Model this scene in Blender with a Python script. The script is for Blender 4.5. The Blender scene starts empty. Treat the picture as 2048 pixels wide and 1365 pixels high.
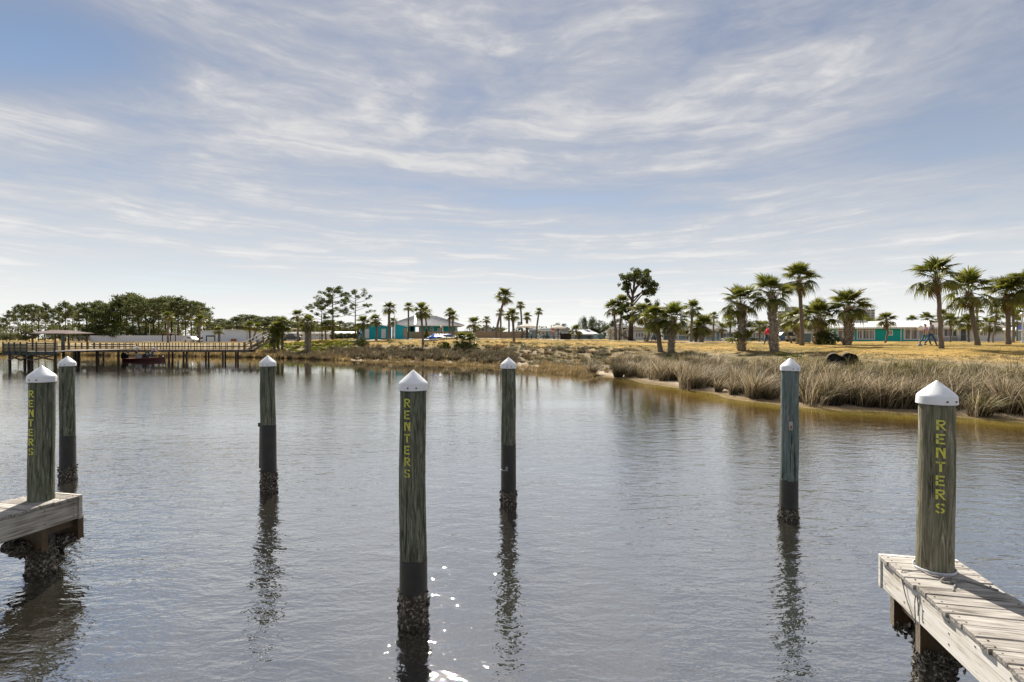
import bpy, math, random
import numpy as np
from mathutils import Vector, Matrix, Euler

R = math.radians
random.seed(11)
rng = np.random.default_rng(11)
sc = bpy.context.scene
COL = sc.collection

# ------------------------------------------------------------------ camera, sky, sun, exposure
F, CX, HY, H = 1052.0, 1024.0, 677.0, 2.86          # focal length in photo pixels, principal column, horizon row, eye height
cd = bpy.data.cameras.new('camera'); cam = bpy.data.objects.new('camera', cd); COL.objects.link(cam)
cd.sensor_width = 36.0; cd.lens = 36.0 * F / 2048.0; cd.clip_start = 0.05; cd.clip_end = 9000
cam.location = (0, 0, H); cam.rotation_euler = (R(90 - 0.3), 0, 0)
sc.camera = cam

SUN_AZ, SUN_EL = -10.0, 43.0
sdir = Vector((math.sin(R(SUN_AZ)) * math.cos(R(SUN_EL)), math.cos(R(SUN_AZ)) * math.cos(R(SUN_EL)), math.sin(R(SUN_EL))))
sl = bpy.data.lights.new('sun', 'SUN'); sun = bpy.data.objects.new('sun', sl); COL.objects.link(sun)
sl.energy = 5.0; sl.angle = R(0.55); sl.color = (1.0, 0.93, 0.82)
sun.rotation_euler = sdir.to_track_quat('Z', 'Y').to_euler()

world = bpy.data.worlds.new('World'); sc.world = world; world.use_nodes = True
NT = world.node_tree; NT.nodes.clear()


def nn(nt, typ, **kw):
    n = nt.nodes.new(typ)
    for k, v in kw.items():
        if k.startswith('i_'):
            key = k[2:]
            key = int(key) if key.isdigit() else key.replace('_', ' ')
            n.inputs[key].default_value = v
        else:
            setattr(n, k, v)
    return n


def mth(nt, op, a, b=None, c=None, clamp=False):
    n = nt.nodes.new('ShaderNodeMath'); n.operation = op; n.use_clamp = clamp
    for i, v in enumerate((a, b, c)):
        if v is None: continue
        if isinstance(v, (int, float)): n.inputs[i].default_value = v
        else: nt.links.new(v, n.inputs[i])
    return n.outputs[0]


def ramp(nt, fac, stops, interp='LINEAR'):
    n = nt.nodes.new('ShaderNodeValToRGB'); cr = n.color_ramp; cr.interpolation = interp
    while len(cr.elements) < len(stops): cr.elements.new(0.5)
    for e, (p, c) in zip(cr.elements, stops):
        e.position = p
        e.color = (c, c, c, 1) if isinstance(c, (int, float)) else (c[0], c[1], c[2], 1)
    nt.links.new(fac, n.inputs[0])
    return n.outputs[0]


def build_world():
    nt = NT; L = nt.links.new
    out = nn(nt, 'ShaderNodeOutputWorld')
    sky = nn(nt, 'ShaderNodeTexSky'); sky.sky_type = 'NISHITA'; sky.sun_disc = False
    sky.sun_elevation = R(SUN_EL); sky.sun_rotation = R(SUN_AZ)
    sky.altitude = 0; sky.air_density = 1.0; sky.dust_density = 0.15; sky.ozone_density = 2.4
    bg = nn(nt, 'ShaderNodeBackground'); bg.inputs[1].default_value = 0.050
    L(sky.outputs[0], bg.inputs[0])
    tc = nn(nt, 'ShaderNodeTexCoord')
    sx = nn(nt, 'ShaderNodeSeparateXYZ'); L(tc.outputs['Generated'], sx.inputs[0])
    zc = mth(nt, 'MAXIMUM', sx.outputs[2], 0.0)
    den = mth(nt, 'ADD', zc, 0.10)
    pxx = mth(nt, 'DIVIDE', sx.outputs[0], den); pyy = mth(nt, 'DIVIDE', sx.outputs[1], den)
    cb = nn(nt, 'ShaderNodeCombineXYZ'); L(pxx, cb.inputs[0]); L(pyy, cb.inputs[1])

    def warped(scale, amt, seed):
        n1 = nn(nt, 'ShaderNodeTexNoise'); n1.inputs['Scale'].default_value = scale; n1.inputs['Detail'].default_value = 3
        ad0 = nn(nt, 'ShaderNodeVectorMath', operation='ADD'); ad0.inputs[1].default_value = (seed, seed * 1.7, 0)
        L(cb.outputs[0], ad0.inputs[0]); L(ad0.outputs[0], n1.inputs['Vector'])
        s = nn(nt, 'ShaderNodeVectorMath', operation='SUBTRACT'); s.inputs[1].default_value = (.5, .5, .5)
        L(n1.outputs['Color'], s.inputs[0])
        m = nn(nt, 'ShaderNodeVectorMath', operation='SCALE'); m.inputs['Scale'].default_value = amt
        L(s.outputs[0], m.inputs[0])
        a = nn(nt, 'ShaderNodeVectorMath', operation='ADD'); L(ad0.outputs[0], a.inputs[0]); L(m.outputs[0], a.inputs[1])
        return a.outputs[0]

    def layer(vec, rot, sc3, scale, detail, rough, dist=0.0):
        mp = nn(nt, 'ShaderNodeMapping'); mp.inputs['Rotation'].default_value = (0, 0, R(rot)); mp.inputs['Scale'].default_value = sc3
        L(vec, mp.inputs[0])
        n = nn(nt, 'ShaderNodeTexNoise'); n.inputs['Scale'].default_value = scale; n.inputs['Detail'].default_value = detail
        n.inputs['Roughness'].default_value = rough; n.inputs['Distortion'].default_value = dist
        L(mp.outputs[0], n.inputs['Vector'])
        return n.outputs[0]

    def vm(op, v, **k):
        n = nn(nt, 'ShaderNodeVectorMath', operation=op); L(v, n.inputs[0])
        if 'b' in k: n.inputs[1].default_value = k['b']
        if 's' in k: n.inputs['Scale'].default_value = k['s']
        return n
    # cirrus streaks run in long arcs round a point high overhead
    cen = vm('SUBTRACT', cb.outputs[0], b=(0.05, 0.55, 0)).outputs[0]
    rad_ = vm('LENGTH', cen).outputs['Value']; uni = vm('NORMALIZE', cen).outputs[0]
    w1 = nn(nt, 'ShaderNodeTexNoise'); w1.inputs['Scale'].default_value = 0.9; w1.inputs['Detail'].default_value = 4; L(cb.outputs[0], w1.inputs['Vector'])
    wv = vm('SCALE', vm('SUBTRACT', w1.outputs['Color'], b=(.5, .5, .5)).outputs[0], s=1.3).outputs[0]
    arc = nn(nt, 'ShaderNodeVectorMath', operation='MULTIPLY_ADD'); L(uni, arc.inputs[0]); arc.inputs[1].default_value = (1.25, 1.25, 0)
    rz = nn(nt, 'ShaderNodeCombineXYZ'); L(mth(nt, 'MULTIPLY', rad_, 1.9), rz.inputs[2]); L(rz.outputs[0], arc.inputs[2])
    arcw = nn(nt, 'ShaderNodeVectorMath', operation='ADD'); L(arc.outputs[0], arcw.inputs[0]); L(wv, arcw.inputs[1])
    fine = layer(arcw.outputs[0], 0, (1, 1, 1), 1.5, 10, 0.60, 0.25)
    wisp = layer(arcw.outputs[0], 0, (1.2, 1.2, 2.2), 3.4, 8, 0.64, 0.1)
    puff = layer(cb.outputs[0], 20, (.8, 1.1, 1), 3.2, 8, 0.60, 0.3)
    big = layer(cb.outputs[0], 14, (0.6, 1.0, 1), 0.85, 4, 0.55)

    def blob(c, s, w):
        q = vm('LENGTH', vm('MULTIPLY', vm('SUBTRACT', cb.outputs[0], b=(c[0], c[1], 0)).outputs[0], b=(1 / s[0], 1 / s[1], 0)).outputs[0]).outputs['Value']
        return mth(nt, 'MULTIPLY', mth(nt, 'POWER', 2.71828, mth(nt, 'MULTIPLY', mth(nt, 'MULTIPLY', q, q), -1.0)), w)
    cov = mth(nt, 'ADD', mth(nt, 'MULTIPLY', big, 0.85), 0.38)
    for c_, s_, w_ in (((-1.36, 1.40), (.42, .22), -.62), ((1.9, 1.95), (.9, .45), -.26), ((.45, 2.75), (.75, .22), -.24), ((1.5, 1.25), (.5, .4), -.14), ((-.25, 1.6), (.8, .5), .20), ((-1.1, 3.0), (1.2, .5), .12), ((-1.9, 1.75), (.6, .16), .16), ((-2.6, 4.6), (1.6, .8), -.25)):
        cov = mth(nt, 'ADD', cov, blob(c_, s_, w_))
    cov = ramp(nt, cov, [(0.22, 0.0), (0.78, 1.0)])
    tex = mth(nt, 'ADD', mth(nt, 'MULTIPLY', fine, .60), mth(nt, 'ADD', mth(nt, 'MULTIPLY', wisp, .22), mth(nt, 'MULTIPLY', puff, .22)))
    f1 = ramp(nt, tex, [(0.35, 0.0), (0.71, 1.0)])
    d = mth(nt, 'MULTIPLY', cov, mth(nt, 'ADD', mth(nt, 'MULTIPLY', f1, 0.74), 0.44))
    d = mth(nt, 'MULTIPLY', d, 1.0, clamp=True)
    cl = nn(nt, 'ShaderNodeBackground'); cl.inputs[1].default_value = 0.555
    ccol = ramp(nt, d, [(0.0, (0.25, 0.30, 0.43)), (0.5, (0.35, 0.375, 0.46)), (0.8, (0.50, 0.51, 0.56)), (1.0, (0.70, 0.70, 0.715))])
    L(ccol, cl.inputs[0])
    mx = nn(nt, 'ShaderNodeMixShader'); L(d, mx.inputs[0]); L(bg.outputs[0], mx.inputs[1]); L(cl.outputs[0], mx.inputs[2])
    hz = mth(nt, 'POWER', 2.71828, mth(nt, 'MULTIPLY', zc, -6.8))
    hz = mth(nt, 'MULTIPLY', hz, 0.86, clamp=True)
    hb = nn(nt, 'ShaderNodeBackground'); hb.inputs[0].default_value = (0.82, 0.82, 0.795, 1); hb.inputs[1].default_value = 0.80
    mx2 = nn(nt, 'ShaderNodeMixShader'); L(hz, mx2.inputs[0]); L(mx.outputs[0], mx2.inputs[1]); L(hb.outputs[0], mx2.inputs[2])
    L(mx2.outputs[0], out.inputs[0])


build_world()
vs = sc.view_settings
vs.view_transform = 'Standard'; vs.look = 'None'; vs.exposure = 0.80; vs.gamma = 1.0; vs.use_curve_mapping = False
cy = sc.cycles
cy.max_bounces = 8; cy.diffuse_bounces = 3; cy.glossy_bounces = 4; cy.transmission_bounces = 4; cy.transparent_max_bounces = 10
cy.volume_bounces = 0; cy.caustics_reflective = False; cy.caustics_refractive = False
cy.sample_clamp_indirect = 6.0

# ------------------------------------------------------------------ materials
MATS = {}


def mat(name, c1, c2=None, scale=6.0, rough=0.75, bump=0.0, stretch=(1, 1, 1), spec=0.3, metal=0.0, detail=6, lo=0.35, hi=0.65,
        trans=0.0, attr=None, c3=None, bscale=None):
    if name in MATS: return MATS[name]
    m = bpy.data.materials.new(name); m.use_nodes = True; nt = m.node_tree; nt.nodes.clear(); L = nt.links.new
    out = nn(nt, 'ShaderNodeOutputMaterial'); p = nn(nt, 'ShaderNodeBsdfPrincipled')
    p.inputs['Roughness'].default_value = rough; p.inputs['Specular IOR Level'].default_value = spec; p.inputs['Metallic'].default_value = metal
    colout = None
    tc = nn(nt, 'ShaderNodeTexCoord')
    mp = nn(nt, 'ShaderNodeMapping'); mp.inputs['Scale'].default_value = stretch; L(tc.outputs['Object'], mp.inputs[0])
    if attr:
        a = nn(nt, 'ShaderNodeAttribute'); a.attribute_name = attr; colout = a.outputs['Color']
    elif c2 is not None:
        n = nn(nt, 'ShaderNodeTexNoise'); n.inputs['Scale'].default_value = scale; n.inputs['Detail'].default_value = detail
        n.inputs['Roughness'].default_value = 0.65
        L(mp.outputs[0], n.inputs['Vector'])
        st = [(lo, c1), (hi, c2)] if c3 is None else [(lo, c1), ((lo + hi) / 2, c2), (hi, c3)]
        colout = ramp(nt, n.outputs[0], st)
    if colout is None: p.inputs['Base Color'].default_value = (*c1, 1)
    else: L(colout, p.inputs['Base Color'])
    if bump:
        b = nn(nt, 'ShaderNodeBump'); b.inputs['Strength'].default_value = bump; b.inputs['Distance'].default_value = 0.02
        n2 = nn(nt, 'ShaderNodeTexNoise'); n2.inputs['Scale'].default_value = bscale or scale * 2; n2.inputs['Detail'].default_value = 5
        L(mp.outputs[0], n2.inputs['Vector']); L(n2.outputs[0], b.inputs['Height']); L(b.outputs[0], p.inputs['Normal'])
    if trans:
        t = nn(nt, 'ShaderNodeBsdfTranslucent')
        if colout is None: t.inputs[0].default_value = (*c1, 1)
        else: L(colout, t.inputs[0])
        mx = nn(nt, 'ShaderNodeMixShader'); mx.inputs[0].default_value = trans
        L(p.outputs[0], mx.inputs[1]); L(t.outputs[0], mx.inputs[2]); L(mx.outputs[0], out.inputs[0])
    else:
        L(p.outputs[0], out.inputs[0])
    MATS[name] = m
    return m


def pile_wood(name, dark, mid, light, green):
    """Weathered piling: vertical grain, dark checks, green treated tint towards the lower end."""
    m = bpy.data.materials.new(name); m.use_nodes = True; nt = m.node_tree; nt.nodes.clear(); L = nt.links.new
    out = nn(nt, 'ShaderNodeOutputMaterial'); p = nn(nt, 'ShaderNodeBsdfPrincipled'); L(p.outputs[0], out.inputs[0])
    p.inputs['Roughness'].default_value = 0.85; p.inputs['Specular IOR Level'].default_value = 0.2
    tc = nn(nt, 'ShaderNodeTexCoord')
    info = nn(nt, 'ShaderNodeObjectInfo')
    off = nn(nt, 'ShaderNodeVectorMath', operation='ADD'); L(tc.outputs['Object'], off.inputs[0])
    cbn = nn(nt, 'ShaderNodeCombineXYZ'); L(mth(nt, 'MULTIPLY', info.outputs['Random'], 37.0), cbn.inputs[2]); L(cbn.outputs[0], off.inputs[1])

    def noise(st, s, d=6, r=.6, dist=0.0):
        mp = nn(nt, 'ShaderNodeMapping'); mp.inputs['Scale'].default_value = st; L(off.outputs[0], mp.inputs[0])
        n = nn(nt, 'ShaderNodeTexNoise'); n.inputs['Scale'].default_value = s; n.inputs['Detail'].default_value = d
        n.inputs['Roughness'].default_value = r; n.inputs['Distortion'].default_value = dist
        L(mp.outputs[0], n.inputs['Vector']); return n.outputs[0]
    g1 = noise((1, 1, 0.09), 28, 10, .70, 1.3)
    g2 = noise((1, 1, 0.22), 6, 6, .66, 1.2)
    chk = noise((1, 1, 0.03), 34, 3, .5, .3)
    c = ramp(nt, g1, [(0.33, dark), (0.49, mid), (0.68, light)])
    mixg = nn(nt, 'ShaderNodeMix', data_type='RGBA'); L(ramp(nt, g2, [(0.42, 0.0), (0.66, 0.75)]), mixg.inputs[0]); L(c, mixg.inputs[6])
    mixg.inputs[7].default_value = (*green, 1)
    ck = ramp(nt, chk, [(0.34, 0.18), (0.40, 1.0)])
    mul = nn(nt, 'ShaderNodeMix', data_type='RGBA', blend_type='MULTIPLY'); mul.inputs[0].default_value = 1.0
    L(mixg.outputs[2], mul.inputs[6]); L(ck, mul.inputs[7]); L(mul.outputs[2], p.inputs['Base Color'])
    b = nn(nt, 'ShaderNodeBump'); b.inputs['Strength'].default_value = 0.7; b.inputs['Distance'].default_value = 0.012
    L(mth(nt, 'ADD', g1, mth(nt, 'MULTIPLY', ck, 0.6)), b.inputs['Height']); L(b.outputs[0], p.inputs['Normal'])
    MATS[name] = m
    return m


def plank_wood(name, dark, mid, light, along=(0.06, 1, 1), knots=True):
    """Weathered board: long grain along one axis, per-object tone, a few knots."""
    m = bpy.data.materials.new(name); m.use_nodes = True; nt = m.node_tree; nt.nodes.clear(); L = nt.links.new
    out = nn(nt, 'ShaderNodeOutputMaterial'); p = nn(nt, 'ShaderNodeBsdfPrincipled'); L(p.outputs[0], out.inputs[0])
    p.inputs['Roughness'].default_value = 0.8; p.inputs['Specular IOR Level'].default_value = 0.2
    tc = nn(nt, 'ShaderNodeTexCoord'); info = nn(nt, 'ShaderNodeObjectInfo')
    cbn = nn(nt, 'ShaderNodeCombineXYZ')
    for i in range(3): L(mth(nt, 'MULTIPLY', info.outputs['Random'], 19.0 + 7 * i), cbn.inputs[i])
    off = nn(nt, 'ShaderNodeVectorMath', operation='ADD'); L(tc.outputs['Object'], off.inputs[0]); L(cbn.outputs[0], off.inputs[1])
    mp = nn(nt, 'ShaderNodeMapping'); mp.inputs['Scale'].default_value = along; L(off.outputs[0], mp.inputs[0])
    n = nn(nt, 'ShaderNodeTexNoise'); n.inputs['Scale'].default_value = 46; n.inputs['Detail'].default_value = 7; n.inputs['Distortion'].default_value = .8
    L(mp.outputs[0], n.inputs['Vector'])
    n2 = nn(nt, 'ShaderNodeTexNoise'); n2.inputs['Scale'].default_value = 5; n2.inputs['Detail'].default_value = 4; L(off.outputs[0], n2.inputs['Vector'])
    f = mth(nt, 'ADD', mth(nt, 'MULTIPLY', n.outputs[0], 0.72), mth(nt, 'MULTIPLY', n2.outputs[0], 0.28))
    f = mth(nt, 'ADD', f, mth(nt, 'MULTIPLY', mth(nt, 'SUBTRACT', info.outputs['Random'], 0.5), 0.12))
    c = ramp(nt, f, [(0.33, dark), (0.48, mid), (0.66, light)])
    L(c, p.inputs['Base Color'])
    b = nn(nt, 'ShaderNodeBump'); b.inputs['Strength'].default_value = 0.6; b.inputs['Distance'].default_value = 0.006
    L(n.outputs[0], b.inputs['Height']); L(b.outputs[0], p.inputs['Normal'])
    MATS[name] = m
    return m


# ------------------------------------------------------------------ geometry helpers
class MB:
    """Collects polygons; build() links them as one mesh object."""
    def __init__(s): s.v = []; s.f = []; s.mi = []; s.cur = 0

    def add(s, vs_, fs):
        o = len(s.v); s.v += [tuple(v) for v in vs_]
        for f in fs: s.f.append([i + o for i in f]); s.mi.append(s.cur)

    def box(s, c, d, rot=None):
        hx, hy, hz = d[0] / 2, d[1] / 2, d[2] / 2
        vs_ = [Vector((x, y, z)) for z in (-hz, hz) for y in (-hy, hy) for x in (-hx, hx)]
        if rot is not None: vs_ = [rot @ v for v in vs_]
        c = Vector(c)
        s.add([v + c for v in vs_], [(0, 2, 3, 1), (4, 5, 7, 6), (0, 1, 5, 4), (2, 6, 7, 3), (0, 4, 6, 2), (1, 3, 7, 5)])
        return s

    def bx(s, x0, x1, y0, y1, z0, z1): return s.box(((x0 + x1) / 2, (y0 + y1) / 2, (z0 + z1) / 2), (x1 - x0, y1 - y0, z1 - z0))

    def bar(s, a, b, w, d=None):
        """square bar from a to b"""
        a, b = Vector(a), Vector(b); ax = b - a; L_ = ax.length
        q = ax.to_track_quat('Z', 'Y').to_matrix()
        return s.box((a + b) / 2, (w, d or w, L_), q)

    def tube(s, pts, rad, n=8, cap=True):
        pts = [Vector(p) for p in pts]; k = len(pts); o = len(s.v)
        if isinstance(rad, (int, float)): rad = [rad] * k
        ref = Vector((0, 1, 0)) if abs((pts[-1] - pts[0]).normalized().z) > .7 else Vector((0, 0, 1))
        for i, p in enumerate(pts):
            t = (pts[min(i + 1, k - 1)] - pts[max(i - 1, 0)]).normalized()
            u = t.cross(ref).normalized(); w = t.cross(u)
            for j in range(n):
                a = 2 * math.pi * j / n
                s.v.append(tuple(p + (u * math.cos(a) + w * math.sin(a)) * rad[i]))
        for i in range(k - 1):
            for j in range(n):
                a, b = o + i * n + j, o + i * n + (j + 1) % n
                s.f.append([a, b, b + n, a + n]); s.mi.append(s.cur)
        if cap:
            s.f.append([o + j for j in range(n)][::-1]); s.mi.append(s.cur)
            s.f.append([o + (k - 1) * n + j for j in range(n)]); s.mi.append(s.cur)
        return s

    def lathe(s, prof, n=20, c=(0, 0, 0)):
        o = len(s.v); k = len(prof)
        for r, z in prof:
            for j in range(n):
                a = 2 * math.pi * j / n
                s.v.append((c[0] + r * math.cos(a), c[1] + r * math.sin(a), c[2] + z))
        for i in range(k - 1):
            for j in range(n):
                a, b = o + i * n + j, o + i * n + (j + 1) % n
                s.f.append([a, b, b + n, a + n]); s.mi.append(s.cur)
        return s

    def prism(s, poly, y0, y1):
        """polygon in x,z extruded along y"""
        n = len(poly)
        vs_ = [(x, y0, z) for x, z in poly] + [(x, y1, z) for x, z in poly]
        fs = [list(range(n)), list(range(2 * n - 1, n - 1, -1))]
        fs += [(i, i + n, (i + 1) % n + n, (i + 1) % n) for i in range(n)]
        s.add(vs_, fs); return s

    def build(s, name, m, parent=None, smooth=False, stuff=False, loc=None):
        me = bpy.data.meshes.new(name); me.from_pydata(s.v, [], s.f)
        ms = m if isinstance(m, (list, tuple)) else [m]
        for x in ms: me.materials.append(x)
        if len(ms) > 1: me.polygons.foreach_set('material_index', s.mi)
        if smooth: me.polygons.foreach_set('use_smooth', [True] * len(me.polygons))
        me.update()
        o = bpy.data.objects.new(name, me); COL.objects.link(o)
        if parent is not None: o.parent = parent
        if stuff: o['kind'] = 'stuff'
        if loc is not None: o.location = loc
        return o


def bevel(o, w=0.004, seg=1):
    b = o.modifiers.new('bevel', 'BEVEL'); b.width = w; b.segments = seg; b.limit_method = 'ANGLE'
    return o


def tri_mesh(name, V, T, m, colors=None, parent=None, smooth=False):
    """fast triangle mesh from numpy arrays; colors = per-vertex rgb"""
    me = bpy.data.meshes.new(name)
    V = np.asarray(V, np.float32); T = np.asarray(T, np.int32)
    me.vertices.add(len(V)); me.vertices.foreach_set('co', V.ravel())
    me.loops.add(T.size); me.loops.foreach_set('vertex_index', T.ravel())
    me.polygons.add(len(T)); me.polygons.foreach_set('loop_start', np.arange(0, T.size, 3, dtype=np.int32))
    me.update(calc_edges=True)
    if colors is not None:
        a = me.color_attributes.new('Col', 'FLOAT_COLOR', 'POINT')
        a.data.foreach_set('color', np.concatenate([colors, np.ones((len(colors), 1))], 1).astype(np.float32).ravel())
    me.materials.append(m)
    if smooth: me.polygons.foreach_set('use_smooth', np.ones(len(T), bool))
    o = bpy.data.objects.new(name, me); COL.objects.link(o)
    if parent is not None: o.parent = parent
    return o


def thing(name, label, cat, loc=(0, 0, 0), rz=0.0, group=None):
    o = bpy.data.objects.new(name, None); COL.objects.link(o); o.empty_display_size = 0.3
    o.location = loc; o.rotation_euler = (0, 0, rz); o['label'] = label; o['category'] = cat
    if group: o['group'] = group
    return o


def tag(o, label, cat, group=None):
    o['label'] = label; o['category'] = cat
    if group: o['group'] = group
    return o


def structure(o): o['kind'] = 'structure'; return o


def stuff(o, label=None, cat=None):
    o['kind'] = 'stuff'
    if label: o['label'] = label
    if cat: o['category'] = cat
    return o


def inst(name, me, parent, mw=None, label=None):
    o = bpy.data.objects.new(name, me); COL.objects.link(o)
    if parent is not None: o.parent = parent
    if mw is not None: o.matrix_local = mw
    return o


# ------------------------------------------------------------------ terrain
_sh = [(2048, 17.9), (1900, 19.3), (1700, 20.8), (1580, 22.7), (1450, 25.6), (1330, 30.8), (1250, 37.6), (1150, 40.5), (1080, 45), (1000, 52),
       (850, 61), (700, 67), (620, 72), (550, 77), (400, 83), (150, 90), (0, 97)]
SHORE = [((p - CX) / F * d, d) for p, d in _sh]
SHORE = [(75, -60), (52, -14), (36, 4), (26, 13)] + SHORE + [(-150, 112), (-320, 150), (-900, 260), (-3500, 600)]
SHORE = np.array(SHORE[::-1], float)               # left to right, land on the far side


def shore_s(X, Y):
    X = np.asarray(X, float); Y = np.asarray(Y, float)
    best = np.full(X.shape, 1e9); sg = np.ones(X.shape)
    for (ax, ay), (bx_, by_) in zip(SHORE[:-1], SHORE[1:]):
        dx, dy = bx_ - ax, by_ - ay; l2 = dx * dx + dy * dy
        t = np.clip(((X - ax) * dx + (Y - ay) * dy) / l2, 0, 1)
        qx, qy = X - (ax + t * dx), Y - (ay + t * dy)
        d = np.hypot(qx, qy); cr = dx * qy - dy * qx
        m = d < best - 1e-9
        best = np.where(m, d, best); sg = np.where(m, np.where(cr >= 0, 1.0, -1.0), sg)
    s = best * sg
    return s + 0.5 * np.sin(X * .55 + Y * .21) * np.sin(X * .17 - Y * .43) + .25 * np.sin(X * 1.3 + 1) * np.sin(Y * 1.1)


def ground(X, Y, s=None):
    X = np.asarray(X, float); Y = np.asarray(Y, float)
    if s is None: s = shore_s(X, Y)
    u = X / np.maximum(Y, 25.0)
    plat = np.interp(u, [-2, -.50, -.41, -.33, -.05, .10, .38, 3], [1.85, 1.85, 2.25, 2.80, 2.92, 2.75, 2.38, 2.38])
    up = np.interp(s, [0, 1.0, 2.2, 4, 7, 10, 14, 20, 36], [0, .08, .18, .34, .72, 1.32, 1.88, 2.22, 2.4]) / 2.4 * plat
    dn = np.interp(s, [-16, -7, -3, 0], [-2.3, -.85, -.25, 0])
    h = np.where(s >= 0, up, dn)
    bumpy = np.interp(s, [1, 5, 12, 25], [0.0, .10, .08, .025])
    h = h + bumpy * (np.sin(X * .9 + Y * .33) * np.sin(Y * .71 - X * .2) + .6 * np.sin(X * 2.1 + 2) * np.sin(Y * 1.7))
    return h


def gz(x, y): return float(ground(np.array([x]), np.array([y]))[0])
def X_(px, D): return (px - CX) / F * D
def Z_(py, D): return H - (py - HY) / F * D


def hit(px, py):
    D = np.arange(14, 260, .1)
    g = ground((px - CX) / F * D, D); r = H - (py - HY) / F * D
    i = np.argmax((g >= r) & (g > .05))
    return float(D[i])


def grid_mesh(xs2, ys2, zf, name, m):
    """xs2, ys2: (n,m) arrays"""
    Z = zf(xs2, ys2); n, k = xs2.shape
    V = np.stack([xs2, ys2, Z], -1).reshape(-1, 3)
    i = np.arange(n * k).reshape(n, k)
    a, b, c, d = i[:-1, :-1].ravel(), i[:-1, 1:].ravel(), i[1:, 1:].ravel(), i[1:, :-1].ravel()
    T = np.concatenate([np.stack([a, b, c], 1), np.stack([a, c, d], 1)])
    return tri_mesh(name, V, T, m, smooth=True)


def terrain_material():
    m = bpy.data.materials.new('ground'); m.use_nodes = True; nt = m.node_tree; nt.nodes.clear(); L = nt.links.new
    out = nn(nt, 'ShaderNodeOutputMaterial'); p = nn(nt, 'ShaderNodeBsdfPrincipled'); L(p.outputs[0], out.inputs[0])
    p.inputs['Roughness'].default_value = 0.95; p.inputs['Specular IOR Level'].default_value = 0.1
    g = nn(nt, 'ShaderNodeNewGeometry'); s = nn(nt, 'ShaderNodeSeparateXYZ'); L(g.outputs['Position'], s.inputs[0])

    def noise(sc_, d=5, r=.6, st=(1, 1, 1)):
        mp = nn(nt, 'ShaderNodeMapping'); mp.inputs['Scale'].default_value = st; L(g.outputs['Position'], mp.inputs[0])
        n = nn(nt, 'ShaderNodeTexNoise'); n.inputs['Scale'].default_value = sc_; n.inputs['Detail'].default_value = d; n.inputs['Roughness'].default_value = r
        L(mp.outputs[0], n.inputs['Vector']); return n.outputs[0]
    n1 = noise(.22, 6); n2 = noise(2.2, 7, .7); n3 = noise(11, 4, .7)
    mixn = mth(nt, 'ADD', mth(nt, 'MULTIPLY', n1, .4), mth(nt, 'ADD', mth(nt, 'MULTIPLY', n2, .35), mth(nt, 'MULTIPLY', n3, .25)))
    lawn = ramp(nt, mixn, [(0.38, (.085, .088, .022)), (0.46, (.19, .14, .034)), (0.54, (.39, .25, .075)), (0.66, (.55, .385, .16))])
    scrub = ramp(nt, mixn, [(0.34, (.06, .05, .022)), (0.48, (.20, .155, .08)), (0.62, (.44, .36, .25))])
    sand0 = ramp(nt, mixn, [(0.36, (.20, .15, .09)), (0.50, (.40, .33, .24)), (0.64, (.56, .48, .38))])
    wet = ramp(nt, mixn, [(0.38, (.10, .07, .035)), (0.60, (.24, .17, .09))])
    bed = ramp(nt, mixn, [(0.38, (.14, .125, .035)), (0.60, (.37, .335, .115))])
    z = mth(nt, 'ADD', s.outputs[2], mth(nt, 'MULTIPLY', mth(nt, 'SUBTRACT', n2, .5), .5))

    def mix(f, a, b):
        mm = nn(nt, 'ShaderNodeMix', data_type='RGBA'); L(f, mm.inputs[0]); L(a, mm.inputs[6]); L(b, mm.inputs[7]); return mm.outputs[2]

    def step(v, a, b):
        n = nn(nt, 'ShaderNodeMapRange'); n.clamp = True; L(v, n.inputs[0]); n.inputs[1].default_value = a; n.inputs[2].default_value = b
        return n.outputs[0]
    sand = mix(step(s.outputs[2], .03, .11), wet, sand0)
    c = mix(step(s.outputs[2], -.05, .02), bed, sand)
    c = mix(step(z, .30, .65), c, scrub)
    zz = mth(nt, 'ADD', s.outputs[2], mth(nt, 'MULTIPLY', mth(nt, 'SUBTRACT', n1, .5), .9))
    c = mix(step(zz, 1.55, 1.95), c, lawn)
    L(c, p.inputs['Base Color'])
    b = nn(nt, 'ShaderNodeBump'); b.inputs['Strength'].default_value = .8; b.inputs['Distance'].default_value = .06
    L(mth(nt, 'ADD', n2, mth(nt, 'MULTIPLY', n3, .7)), b.inputs['Height']); L(b.outputs[0], p.inputs['Normal'])
    return m


ys = np.concatenate([np.linspace(-60, 12, 20), np.linspace(12.4, 60, 170), np.geomspace(60.6, 140, 90), np.geomspace(143, 5000, 40)])
tt = np.linspace(-1, 1, 420)
YY, TT = np.meshgrid(ys, tt, indexing='ij')
XX = TT * (62 + 1.25 * np.maximum(YY, 0))
structure(grid_mesh(XX, YY, lambda a, b: ground(a, b), 'ground', terrain_material()))


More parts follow.
